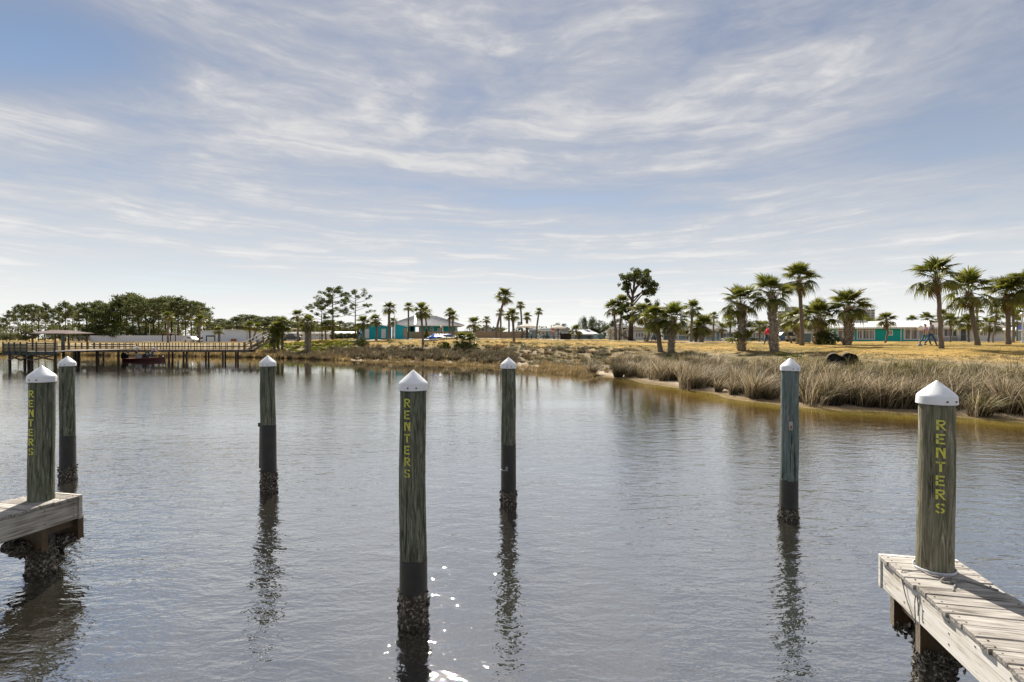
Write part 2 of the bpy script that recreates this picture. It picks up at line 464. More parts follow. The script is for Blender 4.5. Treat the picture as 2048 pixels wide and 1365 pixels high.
def water_material():
    m = bpy.data.materials.new('water'); m.use_nodes = True; nt = m.node_tree; nt.nodes.clear(); L = nt.links.new
    out = nn(nt, 'ShaderNodeOutputMaterial')
    g = nn(nt, 'ShaderNodeNewGeometry')

    def noise(sc_, st, rot, d=3, r=.5, dist=0.0, dim='3D'):
        mp = nn(nt, 'ShaderNodeMapping'); mp.inputs['Scale'].default_value = st; mp.inputs['Rotation'].default_value = (0, 0, R(rot))
        L(g.outputs['Position'], mp.inputs[0])
        n = nn(nt, 'ShaderNodeTexNoise'); n.inputs['Scale'].default_value = sc_; n.inputs['Detail'].default_value = d
        n.inputs['Roughness'].default_value = r; n.inputs['Distortion'].default_value = dist
        L(mp.outputs[0], n.inputs['Vector']); return n.outputs[0]
    r1 = noise(2.6, (.55, 1.0, 1), 10, 3, .5, .4)
    r2 = noise(7.0, (.5, 1.1, 1), -14, 3, .55, .5)
    r3 = noise(19, (.6, 1.0, 1), 5, 2, .5)
    calm = ramp(nt, noise(.10, (.45, 1, 1), 12, 3, .5), [(.38, .45), (.62, 1.0)])
    sp = nn(nt, 'ShaderNodeSeparateXYZ'); L(g.outputs['Position'], sp.inputs[0])
    hgt = mth(nt, 'ADD', mth(nt, 'MULTIPLY', r1, 1.0), mth(nt, 'ADD', mth(nt, 'MULTIPLY', r2, .46), mth(nt, 'MULTIPLY', r3, .20)))
    lee = nn(nt, 'ShaderNodeMapRange'); L(sp.outputs[1], lee.inputs[0]); lee.inputs[1].default_value = 10; lee.inputs[2].default_value = 46; lee.inputs[3].default_value = 1.0; lee.inputs[4].default_value = .09
    at = nn(nt, 'ShaderNodeAttribute'); at.attribute_name = 'Col'; sa = nn(nt, 'ShaderNodeSeparateColor'); L(at.outputs['Color'], sa.inputs[0])
    shal = sa.outputs[0]
    hgt = mth(nt, 'MULTIPLY', mth(nt, 'MULTIPLY', hgt, calm), lee.outputs[0])
    hgt = mth(nt, 'MULTIPLY', hgt, mth(nt, 'SUBTRACT', 1.0, mth(nt, 'MULTIPLY', sa.outputs[1], .80)))
    b = nn(nt, 'ShaderNodeBump'); b.inputs['Strength'].default_value = 1.0; b.inputs['Distance'].default_value = WATER_BUMP
    L(hgt, b.inputs['Height'])
    lw = nn(nt, 'ShaderNodeLayerWeight'); lw.inputs[0].default_value = .5; L(b.outputs[0], lw.inputs['Normal'])
    fz = mth(nt, 'POWER', lw.outputs['Facing'], 1.9)
    base = mth(nt, 'SUBTRACT', .40, mth(nt, 'MULTIPLY', shal, .37))
    slope = mth(nt, 'SUBTRACT', .60, mth(nt, 'MULTIPLY', shal, .26))
    fac = mth(nt, 'ADD', base, mth(nt, 'MULTIPLY', fz, slope), clamp=True)
    gl = nn(nt, 'ShaderNodeBsdfGlossy'); gl.inputs['Roughness'].default_value = .02; gl.inputs[0].default_value = (1, .99, .955, 1); L(b.outputs[0], gl.inputs['Normal'])
    tr = nn(nt, 'ShaderNodeBsdfTransparent'); tr.inputs[0].default_value = (.93, .90, .82, 1)
    df = nn(nt, 'ShaderNodeBsdfDiffuse'); df.inputs[0].default_value = (.070, .066, .050, 1); L(b.outputs[0], df.inputs['Normal'])
    murk = nn(nt, 'ShaderNodeMixShader'); L(mth(nt, 'SUBTRACT', .45, mth(nt, 'MULTIPLY', shal, .40)), murk.inputs[0]); L(tr.outputs[0], murk.inputs[1]); L(df.outputs[0], murk.inputs[2])
    mx = nn(nt, 'ShaderNodeMixShader'); L(fac, mx.inputs[0]); L(murk.outputs[0], mx.inputs[1]); L(gl.outputs[0], mx.inputs[2])
    L(mx.outputs[0], out.inputs['Surface'])
    va = nn(nt, 'ShaderNodeVolumeAbsorption'); va.inputs[0].default_value = (.80, .67, .27, 1); va.inputs[1].default_value = 2.2
    L(va.outputs[0], out.inputs['Volume'])
    return m


WATER_BUMP = .046
wy = np.concatenate([np.linspace(-62, 8, 12), np.linspace(8.5, 60, 120), np.geomspace(60.8, 150, 60), np.geomspace(160, 640, 8)])
wt = np.concatenate([[-1.0, -.6], np.linspace(-.40, .10, 330)])
WY, WT = np.meshgrid(wy, wt, indexing='ij')
WX = np.where(WT > -.5, 30 + WT / .4 * (34 + 1.4 * np.maximum(WY, 0)), WT * 3600)
wo = grid_mesh(WX, WY, lambda a_, b_: a_ * 0.0, 'water', water_material())
_s = shore_s(WX, WY).ravel(); _u = (WX / np.maximum(WY, 8)).ravel()
_m = np.clip(1 + _s / 8.0, 0, 1) * np.clip((_u - .05) / .2, 0, 1) + .55 * np.clip(1 + _s / 3.5, 0, 1) * np.clip((.1 - _u) / .1, 0, 1)
_m = np.clip(_m, 0, 1) ** 1.2
ca = wo.data.color_attributes.new('Col', 'FLOAT_COLOR', 'POINT')
ca.data.foreach_set('color', np.stack([_m, np.clip(1 + _s / 24, 0, 1), _m, _m * 0 + 1], 1).astype(np.float32).ravel())
structure(wo)

# ------------------------------------------------------------------ buildings
M_teal = mat('teal_paint', (.008, .33, .41), (.012, .40, .49), 1.3, .6, .25, (1, 1, 14), bscale=2.0)
M_tealw = mat('teal_wood_paint', (.004, .34, .31), (.007, .42, .38), 1.3, .6, .3, (1, 1, 14), bscale=2.0)
M_white = mat('white_paint', (.70, .71, .72), (.80, .80, .80), 3, .5)
M_offw = mat('off_white_siding', (.56, .58, .60), (.68, .69, .70), 2, .7, .2, (.2, .2, 9), bscale=2)
M_blue = mat('pale_blue_siding', (.26, .38, .46), (.32, .45, .53), 2, .7, .2, (.2, .2, 9), bscale=2)
M_slate = mat('slate_blue_siding', (.12, .20, .27), (.16, .25, .32), 2, .7, .2, (.2, .2, 9), bscale=2)
M_greyw = mat('grey_siding', (.36, .37, .38), (.46, .47, .48), 2, .7, .2, (.2, .2, 9), bscale=2)
M_metroof = mat('metal_roof', (.25, .255, .265), (.33, .335, .345), 1.2, .9, spec=.03)
M_whroof = mat('white_metal_roof', (.66, .66, .66), (.78, .78, .77), .9, .85, spec=.05)
M_shing = mat('grey_shingle', (.20, .185, .175), (.30, .28, .265), 6, .9, .3)
M_bluroof = mat('blue_metal_roof', (.02, .045, .16), (.03, .06, .2), 2, .5)
M_glass = mat('window_glass', (.016, .018, .02), rough=.08, spec=.6)
M_curtain = mat('curtained_glass', (.09, .08, .08), (.46, .44, .43), 5, .25, stretch=(1, 1, .03), lo=.42, hi=.58, spec=.5)
M_tan = mat('tan_fence_panel', (.30, .225, .16), (.40, .31, .225), 4, .9, .2)
M_dark = mat('dark_timber', (.028, .022, .018), (.06, .048, .038), 6, .8)
M_brown = mat('brown_timber', (.08, .05, .03), (.15, .10, .065), 8, .85)
M_conc = mat('concrete', (.44, .42, .39), (.56, .54, .50), 3, .9, .15)
M_black = mat('black_plastic', (.012, .012, .014), rough=.4)
M_grey = mat('grey_metal', (.22, .23, .24), rough=.45, metal=.4)
M_chrome = mat('pale_metal', (.55, .56, .57), rough=.4, metal=.4)


class Bld:
    """A building whose front stands at distance D; pixel columns/rows give metres on that front."""
    def __init__(s, name, label, cat, D, px0, px1, pyb, group=None):
        s.D = D; s.c = (px0 + px1) / 2; s.b = pyb; s.k = D / F
        s.th = math.atan((s.c - CX) / F); s.kx = s.k * math.cos(s.th)      # the front is turned to face the water
        s.t = thing(name, label, cat, (X_(s.c, D), D, Z_(pyb, D)), -s.th, group)

    def x(s, px): return (px - s.c) * s.kx
    def z(s, py): return (s.b - py) * s.k

    def wall(s, px0, px1, py1, depth, m, y=0.0, py0=None, name='wall', top=None):
        b = MB(); z0 = -1.4 if py0 is None else s.z(py0)
        if top is None: b.bx(s.x(px0), s.x(px1), y, y + depth, z0, s.z(py1))
        else:
            pl = [(s.x(px0), z0), (s.x(px1), z0)] + [(s.x(a), s.z(c)) for a, c in top]
            b.prism(pl, y, y + depth)
        return b.build(name, m, s.t)

    def window(s, px0, px1, py0, py1, nx=2, ny=1, y=0.0, glass=None, fm=None, fw=.12, name='window', transom=None):
        x0, x1, z0, z1 = s.x(px0), s.x(px1), s.z(py1), s.z(py0)
        b = MB(); yo, yi = y - .06, y - .004
        b.bx(x0, x1, yo, yi, z1 - fw, z1); b.bx(x0 - .03, x1 + .03, yo - .03, yi, z0 - .01, z0 + fw)
        b.bx(x0, x0 + fw, yo, yi, z0 + fw, z1 - fw); b.bx(x1 - fw, x1, yo, yi, z0 + fw, z1 - fw)
        for i in range(1, nx):
            xx = x0 + (x1 - x0) * i / nx; b.bx(xx - fw * .4, xx + fw * .4, yo + .01, yi, z0 + fw, z1 - fw)
        zs = [s.z(transom)] if transom else [z0 + (z1 - z0) * i / ny for i in range(1, ny)]
        for zz in zs: b.bx(x0 + fw, x1 - fw, yo + .016, yi, zz - fw * .4, zz + fw * .4)
        f = b.build(name, fm or M_white, s.t)
        g = MB()
        for i in range(nx):
            a, c = x0 + (x1 - x0) * i / nx, x0 + (x1 - x0) * (i + 1) / nx
            g2 = MB(); g2.bx(a + .02, c - .02, y - .02, y - .006, z0 + .02, z1 - .02)
            g2.build('pane', glass or M_curtain, f)
        return f

    def door(s, px0, px1, py0, py1=None, m=None, y=0.0):
        x0, x1, z1 = s.x(px0), s.x(px1), s.z(py0); z0 = 0.0 if py1 is None else s.z(py1)
        b = MB(); b.bx(x0, x1, y - .05, y - .004, z0, z1)
        d = b.build('door', m or M_white, s.t)
        f = MB(); f.bx(x0 - .08, x0, y - .08, y - .004, z0, z1 + .08); f.bx(x1, x1 + .08, y - .08, y - .004, z0, z1 + .08); f.bx(x0, x1, y - .08, y - .004, z1, z1 + .08)
        f.build('door_frame', M_white, d)
        h = MB(); h.box((x1 - .12, y - .08, z0 + (z1 - z0) * .48), (.05, .06, .12)); h.build('handle', M_grey, d)
        return d

    def seams(s, roof, a, b, c, d, n, m):
        """standing ribs on the slope a-b (eave) to d-c (ridge)"""
        mb = MB(); a, b, c, d = map(Vector, (a, b, c, d))
        nrm = (b - a).cross(d - a).normalized()
        if nrm.z < 0: nrm = -nrm
        for i in range(n + 1):
            t = i / n; p, q = a.lerp(b, t) + nrm * .02, d.lerp(c, t) + nrm * .02
            mb.bar(p, q, .05, .05)
        mb.build('roof_seam', m, roof)

    def roof_x(s, px0, px1, pye, pyr, depth, m, over=.5, seams=0, thick=.14, y=0.0, rpx0=None, rpx1=None):
        """ridge parallel to the front; rpx pulls the ridge ends in (hip)"""
        x0, x1, ze, zr = s.x(px0), s.x(px1), s.z(pye), s.z(pyr)
        r0 = x0 if rpx0 is None else s.x(rpx0); r1 = x1 if rpx1 is None else s.x(rpx1)
        y0, y1 = y - over, y + depth + over; ym = (y0 + y1) / 2
        v = [(x0, y0, ze), (x1, y0, ze), (x1, y1, ze), (x0, y1, ze), (r0, ym, zr), (r1, ym, zr)]
        v2 = [(p[0], p[1], p[2] - thick) for p in v[:4]]
        b = MB(); b.add(v + v2, [(0, 1, 5, 4), (2, 3, 4, 5), (1, 2, 5), (3, 0, 4), (0, 6, 7, 1), (1, 7, 8, 2), (2, 8, 9, 3), (3, 9, 6, 0), (9, 8, 7, 6)])
        r = b.build('roof', m, s.t)
        f = MB(); f.bx(x0 - .02, x1 + .02, y0 - .05, y0 - .004, ze - thick - .1, ze + .01); f.build('fascia', M_white, r)
        if seams: s.seams(r, v[0], v[1], v[5], v[4], seams, m)
        return r

    def roof_y(s, px0, px1, pye, pxr, pyr, depth, m, over=.4, thick=.16, y=0.0, wall=None, pye1=None):
        """gable end faces the front"""
        x0, x1, xr = s.x(px0), s.x(px1), s.x(pxr); ze, zr = s.z(pye), s.z(pyr); ze1 = ze if pye1 is None else s.z(pye1)
        b = MB(); b.prism([(x0, ze - thick), (xr, zr - thick), (x1, ze1 - thick), (x1, ze1), (xr, zr), (x0, ze)], y - over, y + depth)
        r = b.build('roof', m, s.t)
        if wall:
            g = MB(); g.prism([(x0 + .35, ze - thick - .3), (x1 - .35, ze1 - thick - .3), (x1 - .35, ze1 - thick + .02), (xr, zr - thick - .01), (x0 + .35, ze - thick + .02)], y, y + depth - .3)
            g.build('gable', wall, s.t)
        return r

    def post(s, px, py0, py1, w, m, y=0.0, name='post'):
        b = MB(); b.bx(s.x(px) - w / 2, s.x(px) + w / 2, y - w / 2, y + w / 2, s.z(py1), s.z(py0)); return b.build(name, m, s.t)

    def panel(s, name, px0, px1, py0, py1, m, y=0.0, th=.05):
        b = MB(); b.bx(s.x(px0), s.x(px1), y - th, y - .004, s.z(py1), s.z(py0)); return b.build(name, m, s.t)


# teal bathhouse (two blocks)
B = Bld('bathhouse', 'bright teal bathhouse with two white doors and a low sloping white roof', 'bathhouse', 96, 719.5, 783, 677)
B.wall(720, 783, 650, 5, M_teal, top=[(783, 654.5), (766, 652.5), (745, 649.5), (720, 650.5)])
b = MB(); b.prism([(B.x(718), B.z(650.4)), (B.x(745), B.z(649.4)), (B.x(784), B.z(654.4)), (B.x(784), B.z(653.2)), (B.x(745), B.z(648)), (B.x(718), B.z(649))], -.3, 5.3); b.build('roof', M_white, B.t)
B.door(731, 737.5, 659); B.door(763.5, 771, 659)
B.post(719.7, 650, 678, .12, M_white, -.06, 'corner_trim')
B.panel('sign', 721, 724, 664, 667, M_white)
B = Bld('changing_room', 'teal block with slanted top between the bathhouse and the pool wall', 'bathhouse', 95, 790, 815, 677)
B.wall(790, 815, 650, 5, M_teal, top=[(815, 654.5), (790, 648)])
b = MB(); b.prism([(B.x(789), B.z(648)), (B.x(816), B.z(654.6)), (B.x(816), B.z(653.6)), (B.x(789), B.z(647))], -.2, 5.2); b.build('roof', M_white, B.t)
B.post(789.8, 640, 678, .14, M_white, -.08)
B.panel('beige_haze', 807, 814.5, 657, 676.5, M_tan)  # tan sheet paints the beige haze over the right third of the block

# hip-roofed pool pavilion
B = Bld('pool_pavilion', 'teal pool pavilion under a large grey standing seam hip roof', 'pavilion', 108, 780, 929, 677)
B.wall(845, 916, 651, 9, M_teal, y=1.2)
B.wall(815, 829, 651, 2, M_teal, y=4)
r = B.roof_x(776, 929, 650.5, 629.7, 12, M_metroof, .8, 46, rpx0=827, rpx1=872)
b = MB(); b.bx(B.x(828.3), B.x(832.4), -.9, -.5, B.z(649.5), B.z(640)); 
pa, pb = Vector((B.x(830.3), -.8, B.z(650.2))), Vector((B.x(830.3), 6.0, B.z(629.4)))
b = MB(); b.bar(pa + Vector((0, 0, .06)), pb + Vector((0, 0, .06)), .38, .1); b.build('roof_flashing', M_white, r)
for p in (817.5, 829.5, 843, 850.5, 868, 885.5): B.post(p, 650.5, 678, .26, M_teal if p != 885.5 else M_white, .1)
B.window(837.5, 842, 653, 665, 1, 1, y=1.2, glass=mat('warm_pane', (.5, .42, .25), rough=.4))
B.window(860, 866.5, 655, 664.5, 1, 2, y=1.2, glass=M_glass); B.window(875, 882, 656.5, 664.5, 2, 1, y=1.2)
B.panel('notice_board', 911, 917, 660.5, 664.5, M_white, y=1.1)
b = MB(); b.lathe([(0, .0), (.26, .12), (.3, .3), (.26, .48), (0, .6)], 10, (B.x(913.5), .8, B.z(658.8))); b.build('life_ring', M_white, B.t)
B.panel('hedge_panel', 820, 827, 652, 665, mat('hedge_green', (.015, .022, .01), (.03, .045, .015), 20, .9), y=4)


def panel_fence(name, label, cat, D, px0, px1, py0, pyb, m, n, postm=None, y_slope=0.0, group=None):
    t = thing(name, label, cat, (X_((px0 + px1) / 2, D), D, Z_(pyb, D)), 0, group); k = D / F; c = (px0 + px1) / 2
    hgt = (pyb - py0) * k
    for i in range(n):
        a, e = (px0 + (px1 - px0) * i / n - c) * k, (px0 + (px1 - px0) * (i + 1) / n - c) * k
        b = MB(); b.bx(a + .02, e - .02, -.03, .03, -.8, hgt + random.uniform(-.03, .03)); b.build('panel', m, t)
        q = MB(); q.bx(a - .05, a + .05, -.07, -.034, -.8, hgt + .06); q.build('post', postm or m, t)
    b = MB(); b.bx((px0 - c) * k, (px1 - c) * k, -.05, .05, hgt + .035, hgt + .09); b.build('cap_rail', postm or m, t)
    return t


panel_fence('pool_wall', 'long tan paneled wall around the pool', 'wall', 101, 815, 1044, 664.5, 676.5, M_tan, 20, mat('tan_post', (.36, .28, .2), rough=.9))
for px, lab in ((871, 'left of two thin yellow posts in front of the tan pool wall'), (887.5, 'right of two thin yellow posts in front of the tan pool wall')):
    b = MB(); x, D = X_(px, 99), 99
    b.tube([(0, 0, -.3), (0, 0, 1.25)], .05, 8); b.tube([(0, 0, 1.25), (0, 0, 1.32)], [.06, .03], 8)
    o = b.build('bollard', mat('yellow_paint', (.62, .40, .06), rough=.5), loc=(x, D, gz(x, D))); tag(o, lab, 'post', 'yellow posts by the pool wall')

# houses behind the pool wall
B = Bld('house', 'pale grey gabled house behind the tan pool wall with dark gable vents', 'house', 128, 944, 1000, 677)
B.wall(949, 997, 664, 8, M_greyw); B.roof_y(941, 1003, 665, 973, 652.3, 9, M_shing, wall=M_greyw)
b = MB(); b.prism([(B.x(963), B.z(661.5)), (B.x(969), B.z(661.5)), (B.x(966), B.z(657.5))], -.08, -.004); b.build('vent', M_brown, B.t)
b = MB(); b.prism([(B.x(983), B.z(662.5)), (B.x(988), B.z(662.5)), (B.x(985.5), B.z(660))], -.08, -.004); b.build('vent', M_brown, B.t)
B = Bld('house', 'low slate blue roofed house right of the leaning tall palm behind the wall', 'house', 122, 1005, 1062, 677)
B.wall(1012, 1062, 663, 7, M_blue); B.roof_x(1005, 1064, 664, 653, 7, mat('slate_roof', (.28, .32, .36), (.36, .40, .44), 5, .7), rpx0=1022, rpx1=1050)
B.panel('chimney', 1035, 1043, 643, 657, M_greyw, y=4, th=1)
B = Bld('house', 'narrow pale blue house behind the left market umbrella', 'house', 104, 1057, 1075, 677)
B.wall(1058, 1074, 658, 6, M_blue); B.roof_x(1056, 1077, 659, 653, 6, M_metroof, .3, 8); B.window(1060.5, 1063, 664, 669, 1, 1)
B = Bld('snack_bar', 'white flat fronted cottage with a porch behind the right market umbrella', 'house', 98, 1076, 1138, 677.5)
B.wall(1079, 1102, 657, 6, M_blue); B.wall(1102, 1137, 658, 6, M_offw, y=.6); B.roof_x(1076, 1103, 660, 656, 6, M_white, .4)
B.roof_y(1099, 1140, 660, 1112, 651, 6, M_shing, wall=M_offw, y=.6)
B.window(1081.5, 1090, 663.3, 670.5, 2, 1, glass=M_glass); B.window(1114, 1124, 663, 671, 2, 1, y=.6, glass=M_glass); B.door(1092, 1096.5, 663.5, 677.3, m=M_slate)
B = Bld('house', 'small slate blue cottage with a pale hip roof and one white window', 'house', 96, 1138, 1196, 677.5)
B.wall(1141, 1193, 667.5, 6, M_slate); B.roof_x(1137, 1197, 668, 658, 6, mat('pale_roof', (.44, .46, .48), (.54, .56, .58), 4, .6), rpx0=1156, rpx1=1178); B.window(1143.5, 1149, 669, 675, 1, 1)
B = Bld('utility_shed', 'pale blue utility boxes right of the slate blue cottage', 'shed', 92, 1187, 1206, 677.8)
B.wall(1187, 1195, 668.5, 2, M_blue); B.wall(1196.5, 1205.5, 670, 2, M_slate); B.wall(1186.5, 1206, 668, .6, M_white, y=-.1, py0=668.6, name='lid')

# white houses
B = Bld('house', 'white cottage with slatted carport left of the big pine', 'house', 88, 1212, 1322, 679)
B.wall(1215, 1252, 660, 5, M_offw, y=1.5)
b = MB()
pts = [(1211.5, 663.5), (1220, 658), (1232, 654.4), (1258, 654.2)]
b.prism([(B.x(p), B.z(q)) for p, q in pts] + [(B.x(p), B.z(q) + .18) for p, q in pts[::-1]], -.6, 5); b.build('roof', M_white, B.t)
for p in (1214.5, 1219, 1226, 1232, 1239, 1245): B.post(p, 657 if p > 1222 else 661, 679, .12, M_white, -.4)
B.window(1222, 1231, 664, 675, 3, 1, y=1.5, glass=M_glass); B.window(1236, 1250, 664, 675, 3, 1, y=1.5, glass=M_glass)
B.wall(1253, 1306, 661, 7, M_offw); B.roof_y(1247, 1309, 660, 1271, 653.4, 8, M_whroof, wall=M_offw)
B.wall(1306, 1322, 662, 6, M_blue, y=1); B.roof_x(1300, 1324, 663, 657, 6, M_whroof, .3, 6, y=1)
B.window(1270.5, 1293, 665, 675.5, 4, 1); B.window(1255, 1259.5, 664.5, 673, 1, 1)
B = Bld('house', 'white porch house with railing and grey metal roof behind the booted palms', 'house', 86, 1323, 1442, 682)
B.wall(1325, 1440, 659, 7, M_blue, y=2.2); B.roof_x(1321, 1442, 658.5, 645.5, 7, M_metroof, .5, 34)
B.wall(1323, 1440, 680, 2.3, M_white, y=-.2, name='porch_floor')
for p in (1326, 1341, 1356, 1378.5, 1396, 1411, 1431, 1439): B.post(p, 658.5, 681, .17, M_white, 0)
for a, c in ((1349, 1378), (1379, 1390), (1396, 1430)):
    b = MB(); x0, x1 = B.x(a), B.x(c)
    b.bx(x0, x1, -.06, .02, B.z(671), B.z(670)); b.bx(x0, x1, -.06, .02, B.z(679), B.z(678.3))
    k = int((x1 - x0) / .3)
    for i in range(k): b.bx(x0 + i * .3, x0 + i * .3 + .05, -.04, 0, B.z(678.3), B.z(671))
    b.build('railing', M_white, B.t)
for a, c in ((1328, 1338), (1342, 1354), (1358, 1376), (1381, 1394), (1399, 1409), (1414, 1428)): B.window(a, c, 661.5, 672, 3, 1, y=2.2, glass=M_glass)
B.door(1371, 1376.5, 661, 680, m=M_brown, y=2.1)
B = Bld('house', 'pale low house with dark porch left of the booted palm by the path', 'house', 92, 1436, 1556, 682)
B.wall(1438, 1552, 664, 6, M_blue); B.roof_x(1434, 1558, 664, 655, 6, M_metroof, .5, 26)
for a, c in ((1442, 1452), (1460, 1472), (1497, 1508), (1513, 1519), (1524, 1534)): B.window(a, c, 666, 676, 2, 1, glass=M_glass)
for p in (1505, 1511, 1522, 1528): B.post(p, 664, 682, .12, M_white, -.3)
B = Bld('house', 'light blue cottage with white gable roof behind the parked blue car', 'house', 92, 1552, 1626, 682)
B.wall(1556, 1600, 662.5, 7, M_blue); B.roof_y(1552, 1632, 662.5, 1594, 647.5, 8, M_whroof, wall=M_white); B.wall(1600, 1626, 662, 7, M_offw, y=.5)
B.window(1557.5, 1566, 664.5, 674, 2, 1, glass=mat('curtain_warm', (.40, .34, .18), rough=.4)); B.door(1582, 1592, 668, 681)

# long teal house
B = Bld('house', 'long teal single storey house with white metal roof and large white framed windows', 'house', 85, 1654, 1852, 681.6)
B.wall(1655, 1850, 655.4, 8, M_tealw)
B.roof_x(1640, 1856, 655, 641.5, 8, M_whroof, .6, 60)
b = MB(); b.bx(B.x(1668), B.x(1731), 3.2, 5.2, B.z(644), B.z(638.8)); b.build('roof_box', M_whroof, B.t)
B.window(1672, 1708, 656.8, 679.5, 3, 1, transom=661.2); B.window(1713, 1750, 656.8, 679.5, 3, 1, transom=661.2)
B.window(1773.5, 1785, 660.5, 671.5, 1, 1); B.window(1806, 1846, 655.9, 679.8, 3, 1, transom=660.5)
B.door(1659, 1664, 661, 681.3); B.post(1801, 656, 682, .12, M_white, -.065, 'trim'); B.post(1655.3, 656, 682, .14, M_white, -.075, 'trim'); B.post(1849.5, 656, 682, .14, M_white, -.075, 'trim')
B.panel('sill_board', 1669, 1670.2, 656, 681.4, M_white)
# grey-white house to its right
B = Bld('house', 'grey and white house with brown grey shingle roof right of the teal house', 'house', 80, 1854, 2006, 683.2)
B.wall(1857, 2002, 654.6, 8, M_offw); B.roof_x(1850, 2008, 654.3, 643.5, 8, M_shing, .7, rpx0=1854, rpx1=1996)
B.window(1886, 1914.5, 657.5, 674, 3, 1, glass=M_glass); B.door(1921.5, 1932, 658, 681.5, m=M_glass); B.window(1957, 1975, 657, 673.5, 2, 1, glass=M_curtain); B.window(1862, 1876, 659, 672, 2, 1, glass=M_curtain)
B.wall(1857, 1918, 676, .18, M_greyw, y=-.2, name='planter_wall')
for p in (1917, 1937): B.post(p, 655, 683, .14, M_white, -.55)
for p0, p1 in ((1905, 1917), (1922, 1936)):
    b = MB(); b.bx(B.x(p0), B.x(p1), -.9, -.86, B.z(672.5), B.z(671.8))
    for q in np.linspace(p0, p1, 7): b.bx(B.x(q) - .012, B.x(q) + .012, -.89, -.87, B.z(682.5), B.z(672.5))
    b.build('railing', M_black, B.t)
B = Bld('garage', 'pale garage with white door right of the grey and white house', 'garage', 88, 1986, 2032, 682.5)
B.wall(1988, 2030, 660, 6, M_offw); B.roof_x(1984, 2032, 660.5, 654.5, 6, M_whroof, .4, 12); B.door(2010, 2026, 665, 682.3)
B = Bld('house', 'blue roofed house at the right edge of the row', 'house', 94, 2028, 2110, 683)
B.wall(2031, 2105, 662, 7, M_blue); B.roof_x(2027, 2110, 660, 648, 7, M_bluroof, .4, 20, rpx0=2038, rpx1=2090); B.window(2042, 2050, 665, 674, 2, 1)

# distant towers
def tower(label, D, px0, px1, py, rows, cols):
    B = Bld('apartment_tower', label, 'tower', D, px0, px1, 676, 'distant apartment towers')
    B.wall(px0, px1, py, 22, mat('tower_concrete', (.40, .42, .45), (.46, .48, .51), .2, .8))
    hz_ = B.z(py)
    for r_ in range(rows):
        b = MB()
        for c_ in range(cols):
            x0 = B.x(px0) + (B.x(px1) - B.x(px0)) * (c_ + .2) / cols; x1 = x0 + (B.x(px1) - B.x(px0)) * .6 / cols
            zb = hz_ * (r_ + .3) / rows; b.bx(x0, x1, -.5, -.02, zb, zb + hz_ * .4 / rows)
        b.build('window_row', mat('tower_glass', (.10, .12, .15), rough=.3), B.t)
    b = MB(); b.bx(B.x(px0) + (B.x(px1) - B.x(px0)) * .3, B.x(px1) - (B.x(px1) - B.x(px0)) * .2, 4, 12, hz_, hz_ + 5); b.build('roof_plant', M_greyw, B.t)


tower('wide grey apartment tower far behind the fat booted palm', 620, 1676, 1749, 620, 11, 9)
tower('pale apartment tower just showing behind the tall bare palm', 640, 1555, 1602, 622, 10, 6)

# left side: warehouse, screens, canopy, trailers
B = Bld('warehouse', 'low white metal warehouse with open dark bay left of the stairs', 'warehouse', 150, 401, 527, 683.5)
B.wall(402, 526, 662, 22, mat('skylit_white_metal', (.58, .65, .78), (.66, .73, .85), 2, .6, .2, (9, .2, .2), bscale=2), top=[(526, 664), (495, 661), (468, 660.2), (402, 663.5)])  # blue of the skylight is put into the wall colour
b = MB(); b.prism([(B.x(400), B.z(663.6)), (B.x(468), B.z(660.3)), (B.x(528), B.z(664.1)), (B.x(528), B.z(663.2)), (B.x(468), B.z(659.3)), (B.x(400), B.z(662.6))], -.4, 23); b.build('roof', M_whroof, B.t)
B.panel('bay_shade', 413, 431, 671.5, 683, M_black); B.panel('bay_door', 415, 429, 674, 683, M_white, y=-.06); B.panel('stacked_pallet', 462, 473, 678, 683.2, mat('rust_brown', (.25, .10, .05), (.34, .15, .08), 4, .9), y=-.7, th=.6)  # black sheet stands for the shade inside the open bay
B.panel('downpipe', 440, 441, 664, 683, M_grey); B.panel('downpipe', 494, 495, 662, 683, M_grey)
t = thing('canopy', 'small brown open canopy on posts left of the warehouse', 'canopy', (X_(335, 152), 152, Z_(684, 152)))
k = 152 / F
b = MB(); b.prism([(-20 * k, 14.4 * k), (0, 17.4 * k), (18 * k, 16.5 * k), (18 * k, 15.6 * k), (-20 * k, 13.6 * k)], -2, 2); b.build('roof', M_brown, t)
for q in (-10, 6, 16):
    b = MB(); b.bx(q * k - .08, q * k + .08, -.1, .1, -.6, 14.6 * k); b.build('post', M_dark, t)
panel_fence('screen_fence', 'long white screen fence in front of the left pine wood', 'fence', 158, 180, 384, 671.8, 685, mat('white_screen', (.66, .66, .70), (.78, .77, .80), 1.5, .8), 16, M_white)
t = thing('chain_link_fence', 'grey chain link fence left of the white screen fence', 'fence', (X_(160, 157), 157, Z_(685, 157))); k = 157 / F
for q in np.linspace(-20, 20, 5):
    b = MB(); b.tube([(q * k, 0, -.5), (q * k, 0, 11.5 * k)], .06, 6); b.build('post', M_grey, t)
b = MB()
b.bar((-20 * k, 0, 11.3 * k), (20 * k, 0, 11.3 * k), .07); b.bar((-20 * k, 0, .3), (20 * k, 0, .3), .05); b.build('rail', M_grey, t)
b = MB()
for q in np.arange(-20, 20, .9):
    b.bar((q * k, 0, .2), (min(q + 8, 20) * k, 0, .2 + (min(q + 8, 20) - q) * k * 1.3), .02); b.bar((q * k, 0, .2 + (q - max(q - 8, -20)) * k * 1.3), (max(q - 8, -20) * k, 0, .2), .02)
o = b.build('mesh_wire', M_grey, t); o['kind'] = 'stuff'

